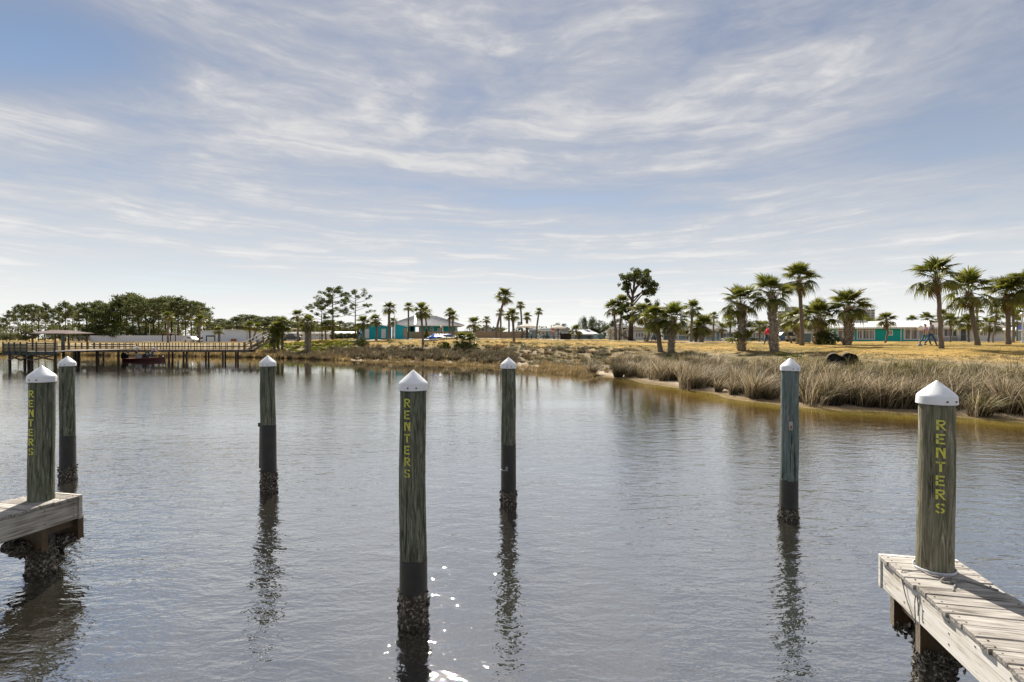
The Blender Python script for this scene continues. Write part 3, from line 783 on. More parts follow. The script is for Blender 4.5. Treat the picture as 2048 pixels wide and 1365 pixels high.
def trailer(label, D, px0, px1, py0, pyb, wins, roofm, wm=None):
    B = Bld('mobile_home', label, 'mobile home', D, px0, px1, pyb, 'mobile homes behind the pines')
    B.wall(px0, px1, py0 + 3, 4, wm or M_offw); B.roof_x(px0 - .5, px1 + .5, py0 + 3.4, py0, 4, roofm, .3)
    for a, c in wins: B.window(a, c, py0 + 5.2, py0 + 9.5, 1, 1, glass=M_glass)
trailer('pale mobile home with grey roof left of the fat skirted palm', 140, 566, 612, 664, 678.5, [(572, 577), (584, 590), (600, 606)], M_shing)
trailer('pale mobile home between the skirted palm and the pines', 145, 618, 660, 664, 678, [(632, 636), (641, 648)], M_shing)
trailer('white trailer beside the bathhouse', 120, 670, 713, 663.5, 677.5, [(676, 682), (687, 693), (700, 706)], M_white)
t = thing('gas_canopy', 'white flat roofed canopy behind the waterside palms', 'canopy', (X_(585, 170), 170, Z_(679, 170))); k = 170 / F
b = MB(); b.bx(-12 * k, 12 * k, -2, 2, 20 * k, 22 * k); b.build('roof', M_white, t)
for q in (-9, 9): b = MB(); b.bx(q * k - .1, q * k + .1, -.1, .1, -.5, 20 * k); b.build('post', M_white, t)


# path along the lawn
def strip(name, pts, wid, m, lift=.03):
    pts = np.array(pts, float); tt_ = np.concatenate([[0], np.cumsum(np.hypot(*np.diff(pts, axis=0).T))]); q = np.linspace(0, tt_[-1], 160)
    x = np.interp(q, tt_, pts[:, 0]); y = np.interp(q, tt_, pts[:, 1])
    tx, ty = np.gradient(x), np.gradient(y); l = np.hypot(tx, ty); nx_, ny_ = -ty / l, tx / l
    off = np.linspace(-wid / 2, wid / 2, 5)
    XS = x[:, None] + nx_[:, None] * off[None]; YS = y[:, None] + ny_[:, None] * off[None]
    return structure(grid_mesh(XS, YS, lambda a, c: ground(a, c) + lift, name, m))
strip('path', [(X_(690, 93), 93), (X_(880, 92), 92), (X_(1030, 88), 88), (X_(1180, 76), 76), (X_(1350, 66), 66), (X_(1560, 62), 62)], 2.2, M_conc)
strip('path', [(X_(1925, 60), 60), (X_(2120, 56), 56)], 3.0, M_conc)

# ------------------------------------------------------------------ trees and palms
M_frond = mat('frond_green', (.076, .094, .013), (.195, .195, .036), .9, .42, spec=.5, trans=.52, lo=.4, hi=.6)
M_frondy = mat('frond_yellow', (.10, .115, .015), (.22, .21, .04), .9, .45, spec=.4, trans=.45, lo=.4, hi=.6)
M_frondd = mat('dead_frond', (.10, .065, .035), (.20, .14, .08), 2, .85, trans=.2)
M_ptrunk = mat('palm_bark', (.08, .066, .052), (.24, .20, .165), 9, .95, .8, (1, 1, 3.5), bscale=9)
M_boot = mat('leaf_boot', (.15, .12, .09), (.50, .42, .33), 5, .95, .4)
M_bark = mat('pine_bark', (.035, .024, .018), (.105, .075, .055), 5, .95, .8, (1, 1, .35))
M_needle = mat('pine_needles', (.045, .064, .016), (.125, .145, .042), .35, .7, trans=.45, lo=.38, hi=.62)
M_needle2 = mat('wood_needles', (.058, .075, .024), (.165, .17, .062), .25, .7, trans=.48, lo=.38, hi=.62)
M_leaf = mat('broad_leaves', (.03, .05, .012), (.10, .115, .028), .5, .6, trans=.3, lo=.38, hi=.62)
M_leafy = mat('yellow_green_leaves', (.085, .105, .016), (.22, .23, .045), .6, .6, trans=.45, lo=.38, hi=.62)


def frond_mesh(seed, droop, m, arch=.12, fold=.16, span=112, nseg=21, dead=False):
    rn = random.Random(seed); V, T = [], []
    hub = .47 + rn.uniform(-.03, .04)
    def pet(x): return arch * .6 * math.sin(min(1, x / .9) * 2.2) - droop * .28 * x * x
    for wv in ((0, .011, 0), (0, 0, .009)):      # petiole as two crossed strips
        o = len(V)
        for i in range(4):
            x = hub * 1.12 * i / 3
            V.append((x, wv[1], pet(x) + wv[2])); V.append((x, -wv[1], pet(x) - wv[2]))
        for i in range(3): T += [(o + 2 * i, o + 2 * i + 1, o + 2 * i + 3), (o + 2 * i, o + 2 * i + 3, o + 2 * i + 2)]
    for k in range(nseg):
        a = R(-span + 2 * span * (k + .5) / nseg + rn.uniform(-3, 3)); q = abs(a) / R(span)
        L_ = (.52 - .15 * q) * rn.uniform(.82, 1.08)
        ax = hub + .10 * (1 - q)
        dx, dy = math.cos(a), math.sin(a); tw = rn.uniform(-.35, .35)
        row = []
        for t, wd in ((0, .008), (.36, .025), (.70, .017), (1, 0)):
            l = L_ * t; x = ax + dx * l; y = dy * l
            z = pet(ax) + fold * abs(dy) * t * .9 - droop * (l * l) * .9 - (.03 + droop * .20) * t ** 3 + (arch * -.25 * max(0, dx) * t)
            for sg in ((1, -1) if wd else (0,)):
                row.append((x - dy * wd * sg, y + dx * wd * sg, z + tw * wd * sg * 1.5))
        o = len(V); V += row
        T += [(o, o + 1, o + 3), (o, o + 3, o + 2), (o + 2, o + 3, o + 5), (o + 2, o + 5, o + 4), (o + 4, o + 5, o + 6)]
    me = bpy.data.meshes.new('frond'); me.from_pydata(V, [], T); me.materials.append(m); me.update()
    return me


FR_UP = [frond_mesh(i, .25, M_frond, fold=.22) for i in range(3)]
FR_MID = [frond_mesh(10 + i, .55, M_frond) for i in range(4)]
FR_LOW = [frond_mesh(20 + i, .95, M_frond, fold=.05) for i in range(3)]
FR_Y = [frond_mesh(30 + i, .5 + .2 * i, M_frondy) for i in range(3)]
FR_DEAD = [frond_mesh(40 + i, .7, M_frondd, fold=-.15, span=70, nseg=12) for i in range(2)]


def frond_set(n, rn, low=-42, yellow=.08, dead=0):
    out = []; ph = rn.uniform(0, 6.28)
    for i in range(n):
        f = (i + .5) / n
        el = 86 - (86 - low) * f ** 1.1 + rn.uniform(-9, 9); az = ph + i * 2.39996 + rn.uniform(-.2, .2)
        me = rn.choice(FR_UP if el > 48 else FR_MID if el > 2 else FR_LOW)
        if rn.random() < yellow: me = rn.choice(FR_Y)
        s = rn.uniform(.86, 1.08) * (.82 if el > 60 else 1.0)
        out.append((me, az, el, s))
    for i in range(dead): out.append((rn.choice(FR_DEAD), ph + i * 2.4, -68 + rn.uniform(-12, 10), rn.uniform(.6, .85)))
    return out


def fmatrix(az, el, s, roll, off=(0, 0, 0)):
    return Matrix.Translation(off) @ Euler((0, 0, az)).to_matrix().to_4x4() @ Euler((0, -R(el), 0)).to_matrix().to_4x4() @ Euler((roll, 0, 0)).to_matrix().to_4x4() @ Matrix.Scale(s, 4)


def mesh_arrays(me):
    v = np.empty(len(me.vertices) * 3); me.vertices.foreach_get('co', v)
    t = np.empty(len(me.polygons) * 3, np.int32); me.loops.foreach_get('vertex_index', t)
    return v.reshape(-1, 3), t.reshape(-1, 3)


def crown_mesh(seed, n, m):
    rn = random.Random(seed); Vs, Ts = [], []; o = 0
    for me, az, el, s in frond_set(n, rn, -24, 0):
        v, t = mesh_arrays(me); M = np.array(fmatrix(az, el, s, rn.uniform(-.3, .3)))
        Vs.append(v @ M[:3, :3].T + M[:3, 3]); Ts.append(t + o); o += len(v)
    ob = tri_mesh('crown', np.concatenate(Vs), np.concatenate(Ts), m); me = ob.data; bpy.data.objects.remove(ob)
    return me


CROWNS = [crown_mesh(100 + i, 26 + 2 * i, M_frond) for i in range(5)] + [crown_mesh(120, 24, M_frondy)]


def palm(label, base, crown, r, w, D=None, style='bare', n=35, low=-30, yellow=.06, group=None, skirt=0, bow=0.0, small=False):
    rn = random.Random(hash(label) % 99991 if False else sum(ord(c) * (i + 1) for i, c in enumerate(label)))
    if D is None: D = hit(*base)
    bx_, cx_ = X_(base[0], D), X_(crown[0], D); g = gz(bx_, D)
    zc = Z_(crown[1], D) - g; Rr = r / F * D * 1.16; dx = cx_ - bx_; tr = w / 2 / F * D * math.cos(math.atan(cx_ / D)) * (.84 if style == 'boots' else .92); Rr *= math.cos(math.atan(cx_ / D)) ** .5
    t = thing('palm_tree', label, 'palm tree', (bx_, D, g), 0, group)
    zt = zc - Rr * .30
    path = [(dx * (f ** 1.5) + bow * math.sin(math.pi * f), .12 * math.sin(f * 4 + rn.random() * 6) * tr * 4, -.25 + (zt + .25) * f) for f in np.linspace(0, 1, 9)]
    rad = [tr * (1.28 if i == 0 else 1.08 if i == 1 else 1 - .012 * i) * rn.uniform(.95, 1.05) for i in range(9)]
    b = MB(); b.tube(path, rad, 10); b.build('trunk', M_ptrunk, t, smooth=True)
    P = [Vector(p) for p in path]; hang = rn.randint(2, 5)
    def along(f):
        f = max(0, min(.9999, f)) * 8; i = int(f); return P[i].lerp(P[i + 1], f - i)
    # leaf boots: criss-cross stubs on the whole trunk or only below the crown
    b = MB(); Lz = zt
    f0 = 0.03 if style == 'boots' else max(.1, 1 - 1.0 * Rr / max(.5, Lz) * (.55 if not small else .5))
    step = max(.10, tr * .62) if style == 'boots' else max(.07, tr * .55)
    nz = int((1 - f0) * Lz / step); na = 8 if style == 'boots' else 7
    for i in range(nz):
        f = f0 + (1 - f0) * (i + .5) / nz; c = along(f)
        bulge = 1.0 if style == 'boots' else 1.0 + .55 * math.sin(math.pi * min(1, (f - f0) / (1 - f0) * 1.05)) 
        for j in range(na):
            a = 2 * math.pi * (j + .5 * (i % 2)) / na + rn.uniform(-.1, .1)
            d = Vector((math.cos(a), math.sin(a), 0)); s_ = Vector((-d.y, d.x, 0)); r0 = tr * bulge * .93
            ln = step * rn.uniform(1.5, 2.3); lean = .42 * (1 if (i + j) % 2 else -1); out_ = tr * (.34 + .3 * rn.random()) * (1.0 if style == 'boots' else 1.1)
            wd = tr * .30
            p0 = c + d * r0; p1 = p0 + d * out_ + Vector((0, 0, ln)) + s_ * lean * ln * .6
            th = tr * .10
            b.add([p0 - s_ * wd, p0 + s_ * wd, p1 + s_ * wd * .5, p1 - s_ * wd * .5, p0 - s_ * wd - d * th * 2, p0 + s_ * wd - d * th * 2, p1 + s_ * wd * .45 - d * th, p1 - s_ * wd * .45 - d * th],
                  [(0, 1, 2, 3), (7, 6, 5, 4), (0, 4, 5, 1), (1, 5, 6, 2), (2, 6, 7, 3), (3, 7, 4, 0)])
    if nz: o = b.build('leaf_boots', M_boot, t); o['kind'] = 'stuff'
    top = along(.999)
    if small:
        me = CROWNS[rn.randrange(5)] if yellow < .5 else CROWNS[5]
        inst('crown', me, t, Matrix.Translation(top) @ Euler((0, 0, rn.uniform(0, 6))).to_matrix().to_4x4() @ Matrix.Scale(Rr, 4))
    else:
        for me, az, el, s in frond_set(n, rn, low, yellow, skirt or hang):
            off = top + Vector((0, 0, rn.uniform(-.06, .12) * Rr - (.06 * Rr if el < 0 else 0)))
            inst('frond', me, t, fmatrix(az, el, s * Rr, rn.uniform(-.45, .45), off))
    return t


G1 = 'cabbage palms on the lawn'
# right-hand large palms
palm('tall bare trunked palm standing alone by the lawn edge right of the walkers', (1882, 697), (1872, 541), 50, 11.5, n=33, group=G1)
palm('leaning bare palm with ragged boot collar, next right of the lone tall palm', (1954, 684.5), (1937, 570), 52, 13, D=42, n=33, low=-35, group=G1)
palm('bare palm with a spiky upright crown near the right edge', (2015, 685), (2013, 578), 48, 12.5, D=44, n=37, group=G1)
palm('palm half hidden behind the spiky crowned palm near the right edge', (2027, 684), (2027, 606), 30, 7, D=58, n=37, group=G1)
palm('palm cut off by the right edge of the view', (2072, 685), (2060, 560), 48, 12, D=43, n=35, group=G1)
palm('fat booted palm left of center of the teal house', (1696, 688), (1699, 603), 44, 20, D=48, style='boots', n=37, low=-30, group=G1)
palm('squat bushy palm with fat booted trunk left of the teal house', (1636, 687), (1638, 624), 42, 20, D=50, style='boots', n=35, low=-18, group=G1)
palm('tallest bare trunked palm of the middle cluster', (1604, 687.5), (1597, 549), 37, 9.5, D=47, n=37, group=G1)
palm('booted palm hidden behind the tallest bare palm', (1598, 686), (1596, 630), 30, 13, D=54, style='boots', n=33, yellow=.2, group=G1)
palm('shaggy thick booted palm in the middle of the right cluster', (1549, 703), (1543, 575), 42, 19, style='boots', n=33, low=-38, group=G1)
palm('thick booted palm with young fronds at its foot', (1485, 702), (1480, 596), 41, 18, style='boots', n=33, group=G1)
palm('thin curved palm with yellowish crown left of the tall bare palm', (1585, 687), (1572, 637), 21, 5, D=58, n=35, yellow=.5, group=G1, bow=-.3)
palm('small curved palm in front of the teal house right of its big windows', (1769, 686.5), (1772, 636), 20, 5, D=56, n=35, group=G1, bow=.25)
palm('bushy green palm with leaning brown trunk on the bank', (1321, 704), (1311, 628), 32, 11, n=37, low=-38, group=G1, skirt=3)
palm('full crowned palm with grey booted trunk on the bank', (1342, 704.5), (1347, 628), 34, 14, style='boots', n=33, low=-36, group=G1)
palm('slim palm in front of the white porch house', (1382, 684.5), (1385, 612), 21, 6, D=66, n=35, group=G1)
palm('low bushy palm, left of the pair in front of the porch', (1392, 684), (1394, 652), 22, 8, D=68, n=33, low=-38, group=G1)
palm('low bushy palm, right of the pair in front of the porch', (1402, 684), (1408, 645), 25, 10, D=67, n=35, low=-38, style='boots', group=G1)
palm('leaning palm with yellow green crown left of the bank palms', (1291, 683), (1282, 618), 26, 6, D=66, n=33, yellow=.65, group=G1, bow=.6)
palm('left palm of the crossing pair beside the big pine', (1232, 680.5), (1227, 611), 20, 5.5, D=80, n=35, group=G1)
palm('right palm of the crossing pair beside the big pine', (1238, 680.5), (1246, 602), 20, 5.5, D=79, n=35, group=G1)
palm('tall palm leaning right above the tan pool wall', (991.5, 677), (1010, 588), 19, 5, D=94, n=37, group=G1)
palm('palm at the lawn edge with its shadow beside it, right of the leaning tall palm', (1028, 684.5), (1025, 626), 15, 5.5, n=35, group=G1)
palm('dark palm with thick dead frond skirt on the left bank', (616, 707), (616, 642), 20, 13, style='boots', n=35, low=-40, group=G1, skirt=14)
palm('taller waterside palm left of the skirted palm', (565, 706.5), (565, 645), 20, 6.5, n=33, low=-45, group=G1)
palm('low bushy waterside palm of the left bank group', (549, 707.5), (547, 668), 21, 6, n=33, low=-40, group=G1)
palm('middle waterside palm leaning into the left bank group', (557, 707), (555, 655), 19, 6, n=33, low=-38, group=G1)
palm('twin stemmed bushy palm low on the bank in front of the pool wall', (926, 702), (924, 676), 20, 4.5, n=35, low=-38, group=G1)
palm('right stem companion of the bushy palm low on the bank', (938, 702), (940, 677), 19, 4.5, n=33, low=-38, group=G1)
palm('palm leaning over the blue covered boats', (846, 689), (842, 617), 17, 5, n=33, low=-45, group=G1)
palm('palm leaning left behind the yellow conical shrub', (855, 677), (850, 621), 15, 4, D=95, n=35, group=G1)
palm('tall palm at the right end of the teal bathhouse', (778, 677), (778.5, 613), 15, 5.5, D=93, n=35, group=G1)
palm('short palm standing before the left door of the bathhouse', (727, 684), (727, 641), 16, 5.5, n=37, group=G1)
palm('palm between the two doors of the bathhouse', (752, 677.5), (751, 637), 14, 5.5, D=92, n=35, group=G1, bow=.2)

G2 = 'small palms further back'
for lab, b_, c_, r_, w_, D_ in [
    ('small palm in front of the left end of the pine wood', (336, 684), (336, 630), 15, 5, 130), ('palm at the right end of the pine wood above the warehouse corner', (399, 682), (400, 637), 17, 4.5, 130),
    ('palm in front of the warehouse bay', (438, 684), (438, 659), 12, 5, 138), ('upright palm at the right of the warehouse', (500, 682), (499, 650), 14, 5, 140), ('leaning palm beside the stairs', (505, 682), (515, 653), 13, 4, 139),
    ('palm behind the skirted palm on the left bank', (596, 681), (595, 629), 16, 5, 105), ('small palm under the left pines', (652, 678), (650, 650), 13, 4, 108), ('small palm under the right pines', (667, 678), (667, 650), 13, 5, 109),
    ('small palm behind the bathhouse gap', (786, 677), (786, 641), 11, 4, 104), ('palm with bulbous head before the pavilion roof strip', (817, 676), (817, 612), 12, 4, 97),
    ('left of two palms before the right end of the pavilion', (899, 676), (899, 622), 11, 4, 98), ('right of two palms before the right end of the pavilion', (905, 676), (906, 629), 13, 4, 97),
    ('full crowned palm between pavilion and gabled grey house', (949, 677), (948, 644), 17, 6, 96), ('small palm before the gabled grey house', (973, 677), (973, 638), 9.5, 3.5, 106),
    ('small palm crossing behind the tall leaning palm', (1002, 676.5), (1001, 623), 10.5, 4, 97), ('small palm left of the shadowed lawn palm', (1018, 677), (1018, 629), 11, 4, 106),
    ('tall thin palm left of the first umbrella', (1044.5, 677), (1041, 608), 10.5, 4, 102), ('palm rising behind the first umbrella', (1054, 677), (1054, 631), 11, 6, 106), ('thin leaning palm between the two umbrellas', (1072, 677), (1078, 621), 9.5, 4, 94),
    ('small leaning palm before the slate blue cottage', (1159, 678), (1152, 658), 14, 4, 90), ('small palm right of the porch house', (1426, 684), (1428, 629), 11, 4, 80), ('pale palm before the low house', (1444, 682), (1444, 654), 14, 6, 84),
    ('palm behind the booted palm and the red shirt', (1519, 686), (1519, 650), 17, 5, 76), ('thin palm behind the porch left of the booted palm', (1460, 682), (1461, 640), 13, 4, 86),
    ('palm behind the roof of the teal house', (1823, 684), (1823, 638), 14, 5, 98), ('palm behind the walkers, over the teal roof', (1853, 684), (1853, 634), 18, 6, 97), ('yellowish palm over the grey shingle roof', (1886, 684), (1886, 628), 18, 5, 96),
    ('palm before the grey house beside the lone tall palm', (1900, 684), (1901, 637), 20, 4.5, 64), ('bushy palm before the front door of the grey house', (1938, 684), (1936, 640), 27, 5, 66), ('straight small palm behind the leaning ragged palm', (1956, 684), (1954, 616), 14, 5, 72),
    ('palm with wide crown before the right windows of the grey house', (1977, 684), (1979, 646), 25, 5, 62), ('leaning palm before the garage', (1985, 684.5), (1994, 626), 18, 5, 60), ('small palm above the blue roof at the right edge', (2034, 684), (2034, 640), 13, 4, 84),
    ('palm showing beyond the porch roof', (1420, 683), (1418, 655), 13, 5, 90), ('far palm between the low house and the booted trunk', (1533, 684), (1533, 648), 13, 5, 88)]:
    palm(lab, b_, c_, r_, w_, D=D_, small=True, group=G2, yellow=.9 if 'yellow' in lab or 'pale' in lab else .05)

# young fronds at the foot of a booted palm and dead leaning stem
D0 = hit(1485, 702); t = thing('palm_sprout', 'young green fronds sprouting at the foot of the thick booted palm', 'palm sprout', (X_(1483, D0) - .1, D0 - .5, gz(X_(1483, D0), D0 - .5)))
rn = random.Random(5)
for i in range(16): inst('frond', rn.choice(FR_UP + FR_MID), t, fmatrix(rn.uniform(0, 6.28), rn.uniform(20, 80), rn.uniform(1.1, 1.7), rn.uniform(-.5, .5), (rn.uniform(-.6, .5), rn.uniform(-.3, .2), .5 + rn.uniform(0, .5))))
b = MB(); b.tube([(0, 0, 0), (1.2, -.2, .35), (2.6, -.3, 1.2), (3.4, -.3, 2.4)], [.16, .17, .17, .13], 8)
D0 = 79; o = b.build('fallen_trunk', M_ptrunk, loc=(X_(1271, D0), D0, gz(X_(1271, D0), D0))); o.scale.x = -1
tag(o, 'leaning dead palm stem at the foot of the big pine', 'trunk')


# pines and broadleaf trees -----------------------------------------------------------------
def leaf_tris(centers, radii, n, size, rs, flat=.7, wid=.34):
    """n elongated triangles scattered in each blob"""
    C = np.repeat(np.asarray(centers, float), n, 0); Rr = np.repeat(np.asarray(radii, float), n)
    k = len(C); d = rs.normal(size=(k, 3)); d /= np.linalg.norm(d, axis=1)[:, None]
    q = d * (rs.random(k) ** .45 * Rr)[:, None]; q[:, 2] *= flat
    P = C + q
    a = rs.normal(size=(k, 3)) * .8 + d; a[:, 2] += .25; a /= np.linalg.norm(a, axis=1)[:, None]
    s = np.cross(a, rs.normal(size=(k, 3))); s /= np.linalg.norm(s, axis=1)[:, None]
    L_ = (size * rs.uniform(.6, 1.3, k))[:, None]
    V = np.stack([P - s * L_ * wid, P + s * L_ * wid, P + a * L_], 1).reshape(-1, 3)
    return V, np.arange(3 * k).reshape(-1, 3)


def pine_variant(seed, h=12, first=.45, spread=.26, top=1.0, nl=20, m=None, leafn=46, size=.34, lean=0.0, blob=.075):
    rn = random.Random(seed); rs = np.random.default_rng(seed)
    P = []; x = y = 0
    for i in range(8):
        f = i / 7; P.append(Vector((x + lean * f, y, h * f * top))); x += rn.uniform(-.02, .02) * h * .4; y += rn.uniform(-.02, .02) * h * .4
    b = MB(); b.tube(P, [h * (.017 * (1 - .72 * i / 7)) for i in range(8)], 7)
    cs, rr = [], []
    for i in range(nl):
        f = first + (1 - first) * (i + rn.random()) / nl
        q = f * 7; j = min(6, int(q)); p0 = P[j].lerp(P[j + 1], q - j)
        a = i * 2.4 + rn.uniform(-.5, .5); env = math.sin(math.pi * min(1, .22 + .78 * (f - first) / (1 - first)) ** .9) * .9 + .18
        ln = h * spread * env * rn.uniform(.65, 1.2)
        up = rn.uniform(.0, .45) + .3 * (f - first)
        p1 = p0 + Vector((math.cos(a) * ln * .55, math.sin(a) * ln * .55, ln * up * .4)); p2 = p0 + Vector((math.cos(a) * ln, math.sin(a) * ln, ln * up + rn.uniform(-.1, .15) * ln))
        b.tube([p0, p1, p2], [h * .0058, h * .0042, h * .0016], 5, cap=False)
        for t_ in ((1.0, 1.0), (.74, .85)) if rn.random() < .8 else ((1.0, 1.1),):
            c = p1.lerp(p2, (t_[0] - .5) * 2) if t_[0] > .5 else p0.lerp(p1, t_[0] * 2)
            for _ in range(2):
                cs.append(c + Vector((rn.uniform(-1, 1), rn.uniform(-1, 1), rn.uniform(-.2, .7))) * h * .03); rr.append(h * blob * t_[1] * rn.uniform(.6, 1.2))
    cs.append(P[-1]); rr.append(h * blob)
    tm = b.build('trunk', M_bark); tme = tm.data; bpy.data.objects.remove(tm)
    V, T = leaf_tris([tuple(c) for c in cs], rr, leafn, size, rs, .55)
    co = tri_mesh('crown', V, T, m or M_needle); cme = co.data; bpy.data.objects.remove(co)
    return tme, cme


def plant_tree(name, label, cat, var, x, y, s, rz, group=None, sz=None):
    t = thing(name, label, cat, (x, y, gz(x, y) - .1), rz, group)
    M = Matrix.Diagonal((s, s, sz or s, 1))
    inst('trunk', var[0], t, M); inst('crown', var[1], t, M)
    return t


PV = [pine_variant(300 + i, 12, f, sp, nl=n_, m=M_needle2, leafn=25, size=.42) for i, (f, sp, n_) in enumerate([(.5, .20, 20), (.42, .24, 24), (.6, .20, 16), (.35, .22, 26), (.55, .26, 20)])]
PD = [pine_variant(340, 11, .42, .36, nl=24, leafn=60, size=.24, blob=.06), pine_variant(341, 11, .40, .34, nl=22, leafn=60, size=.24, blob=.058), pine_variant(347, 11, .48, .40, nl=17, leafn=55, size=.22, blob=.055)]


def pine_at(label, px, pyt, D, var, rz, group=None, h0=12, wide=1.0):
    x = X_(px, D); g = gz(x, D); hgt = Z_(pyt, D) - g
    s = hgt / h0
    t = plant_tree('pine_tree', label, 'pine tree', var, x, D, s * wide, rz, group, s)
    return t


pine_at('dense tall pine, left of the three on the left lawn', 644, 598, 108, PD[0], .6, 'lawn pines', 11.4, 1.0)
pine_at('tallest dense pine, middle of the three on the left lawn', 665, 574, 106, PD[1], 2.2, 'lawn pines', 11.4, 1.05)
pine_at('open branched pine by the bathhouse corner', 711, 582, 104, PD[2], 4.0, 'lawn pines', 11.4, 1.0)

# the big leaning-crowned pine: built by itself
rs = np.random.default_rng(77); rn = random.Random(77)
D0 = 76; x0 = X_(1261, D0); g0 = gz(x0, D0); k = D0 / F
t = thing('pine_tree', 'big dark pine with rounded crown leaning right above the white cottages', 'pine tree', (x0, D0, g0 - .1))
def q_(px, py, dy=0.0): return Vector(((px - 1261) * k, dy, (Z_(py, D0) - g0)))
b = MB()
TP = [q_(1261, 684), q_(1262, 655), q_(1263, 630), q_(1264, 605), q_(1266, 585), q_(1270, 560)]
b.tube(TP, [.40, .34, .29, .23, .16, .07], 9)
cs, rr = [], []
for (a, sp, e, rad) in [((1263, 625), (1250, 620), (1243, 622), 7), ((1263, 640), (1255, 628), (1249, 612), 6), ((1264, 600), (1255, 580), (1253, 560), 10), ((1264, 612), (1284, 590), (1300, 582), 9), ((1264, 605), (1282, 585), (1304, 572), 10),
                       ((1265, 590), (1278, 570), (1290, 560), 12), ((1265, 592), (1262, 570), (1260, 552), 11), ((1266, 585), (1272, 560), (1276, 550), 12), ((1266, 582), (1282, 566), (1298, 563), 10), ((1267, 575), (1268, 556), (1268, 546), 10),
                       ((1263, 628), (1276, 622), (1289, 606), 6), ((1264, 600), (1256, 590), (1254, 575), 9), ((1266, 580), (1284, 560), (1288, 548), 8), ((1263, 645), (1272, 640), (1279, 634), 5), ((1262, 652), (1254, 640), (1246, 634), 5), ((1265, 596), (1290, 580), (1307, 580), 6)]:
    dy = rn.uniform(-1.6, 1.6); A, S, E = q_(*a), q_(*sp, dy * .5), q_(*e, dy)
    b.tube([A, S, E], [.13, .09, .03], 6, cap=False)
    for _ in range(11):
        cs.append(E + Vector((rn.gauss(0, .6), rn.gauss(0, 1.0), rn.gauss(0, .5))) * rad * k); rr.append(rad * k * rn.uniform(.34, .62))
    for _ in range(2): cs.append(S.lerp(E, .55) + Vector((rn.gauss(0, .4), rn.gauss(0, .7), rn.gauss(0, .3))) * rad * k); rr.append(rad * k * rn.uniform(.22, .38))
b.build('trunk', M_bark, t, smooth=True)
V, T = leaf_tris([tuple(c) for c in cs], rr, 60, .22, rs, .75)
tri_mesh('crown', V, T, M_needle, parent=t)

# pine wood at the left: individual trees
WL = 'pines of the left wood'
def skyline(px): return np.interp(px, [-60, 8, 35, 62, 90, 105, 130, 160, 200, 235, 262, 290, 310, 345, 372, 400, 420], [650, 632, 612, 606, 612, 616, 608, 612, 606, 602, 590, 598, 600, 596, 601, 610, 632])
ORD = ['first','second','third','fourth','fifth','sixth','seventh','eighth','ninth','tenth','eleventh','twelfth','thirteenth','fourteenth','fifteenth','sixteenth','seventeenth','eighteenth','nineteenth','twentieth','twenty first','twenty second','twenty third','twenty fourth','twenty fifth','twenty sixth','twenty seventh','twenty eighth','twenty ninth','thirtieth','thirty first','thirty second','thirty third']
px_list = [-14, 6, 20, 36, 52, 64, 77, 90, 106, 120, 131, 146, 158, 172, 186, 200, 214, 227, 240, 254, 266, 279, 292, 305, 318, 331, 344, 357, 370, 383, 396, 408]
for i, px in enumerate(px_list):
    D = 176 + 14 * math.sin(i * 2.3) + (8 if px < 120 else 0)
    side = 'behind the pier platform' if px < 75 else 'behind the covered shelter' if px < 150 else 'behind the round wood tree' if px < 270 else 'behind the canopy' if px < 350 else 'above the warehouse corner'
    pine_at('flat topped wood pine ' + side + ', ' + ORD[i] + ' from the left', px, float(skyline(px)) + random.uniform(-3, 5), D, PV[i % 5 if px > 150 else (0, 2, 4)[i % 3]], i * 1.3, WL, 12.3, random.uniform(.9, 1.25) * (1.15 if px > 150 else .8))


def broad_variant(seed, h=6, m=None, n=33, leafn=120, size=.24, wide=.55, low=.3):
    rn = random.Random(seed); rs = np.random.default_rng(seed)
    b = MB(); b.tube([(0, 0, 0), (.05 * h, 0, h * .2), (.02 * h, .03 * h, h * .5)], [h * .035, h * .028, h * .012], 7)
    cs, rr = [], []
    for i in range(n):
        a = rn.uniform(0, 6.28); z = h * (low + (.93 - low) * rn.random()); f = (z / h - low) / (1 - low)
        rad = h * wide * math.sqrt(max(.05, 1 - (2 * f - .85) ** 2 / 1.6)) * rn.uniform(.35, 1)
        p = Vector((math.cos(a) * rad, math.sin(a) * rad, z)); cs.append(tuple(p)); rr.append(h * rn.uniform(.10, .18))
        b.tube([(.02 * h, .0, h * .3), tuple(p * .55 + Vector((0, 0, h * .18))), tuple(p)], [h * .012, h * .008, h * .003], 5, cap=False)
    tm = b.build('trunk', M_bark); tme = tm.data; bpy.data.objects.remove(tm)
    V, T = leaf_tris(cs, rr, leafn, size, rs, .85, .42); co = tri_mesh('crown', V, T, m or M_leaf); cme = co.data; bpy.data.objects.remove(co)
    return tme, cme


BV = [broad_variant(400 + i) for i in range(3)] + [broad_variant(410, m=M_leafy)]
def broad_at(label, px, pyt, D, v, wide=1.0, group=None, name='leafy_tree'):
    x = X_(px, D); s = (Z_(pyt, D) - gz(x, D)) / 6.1
    return plant_tree(name, label, 'tree' if 'tree' in name else 'shrub', BV[v], x, D, s * wide, px * .7, group, s)


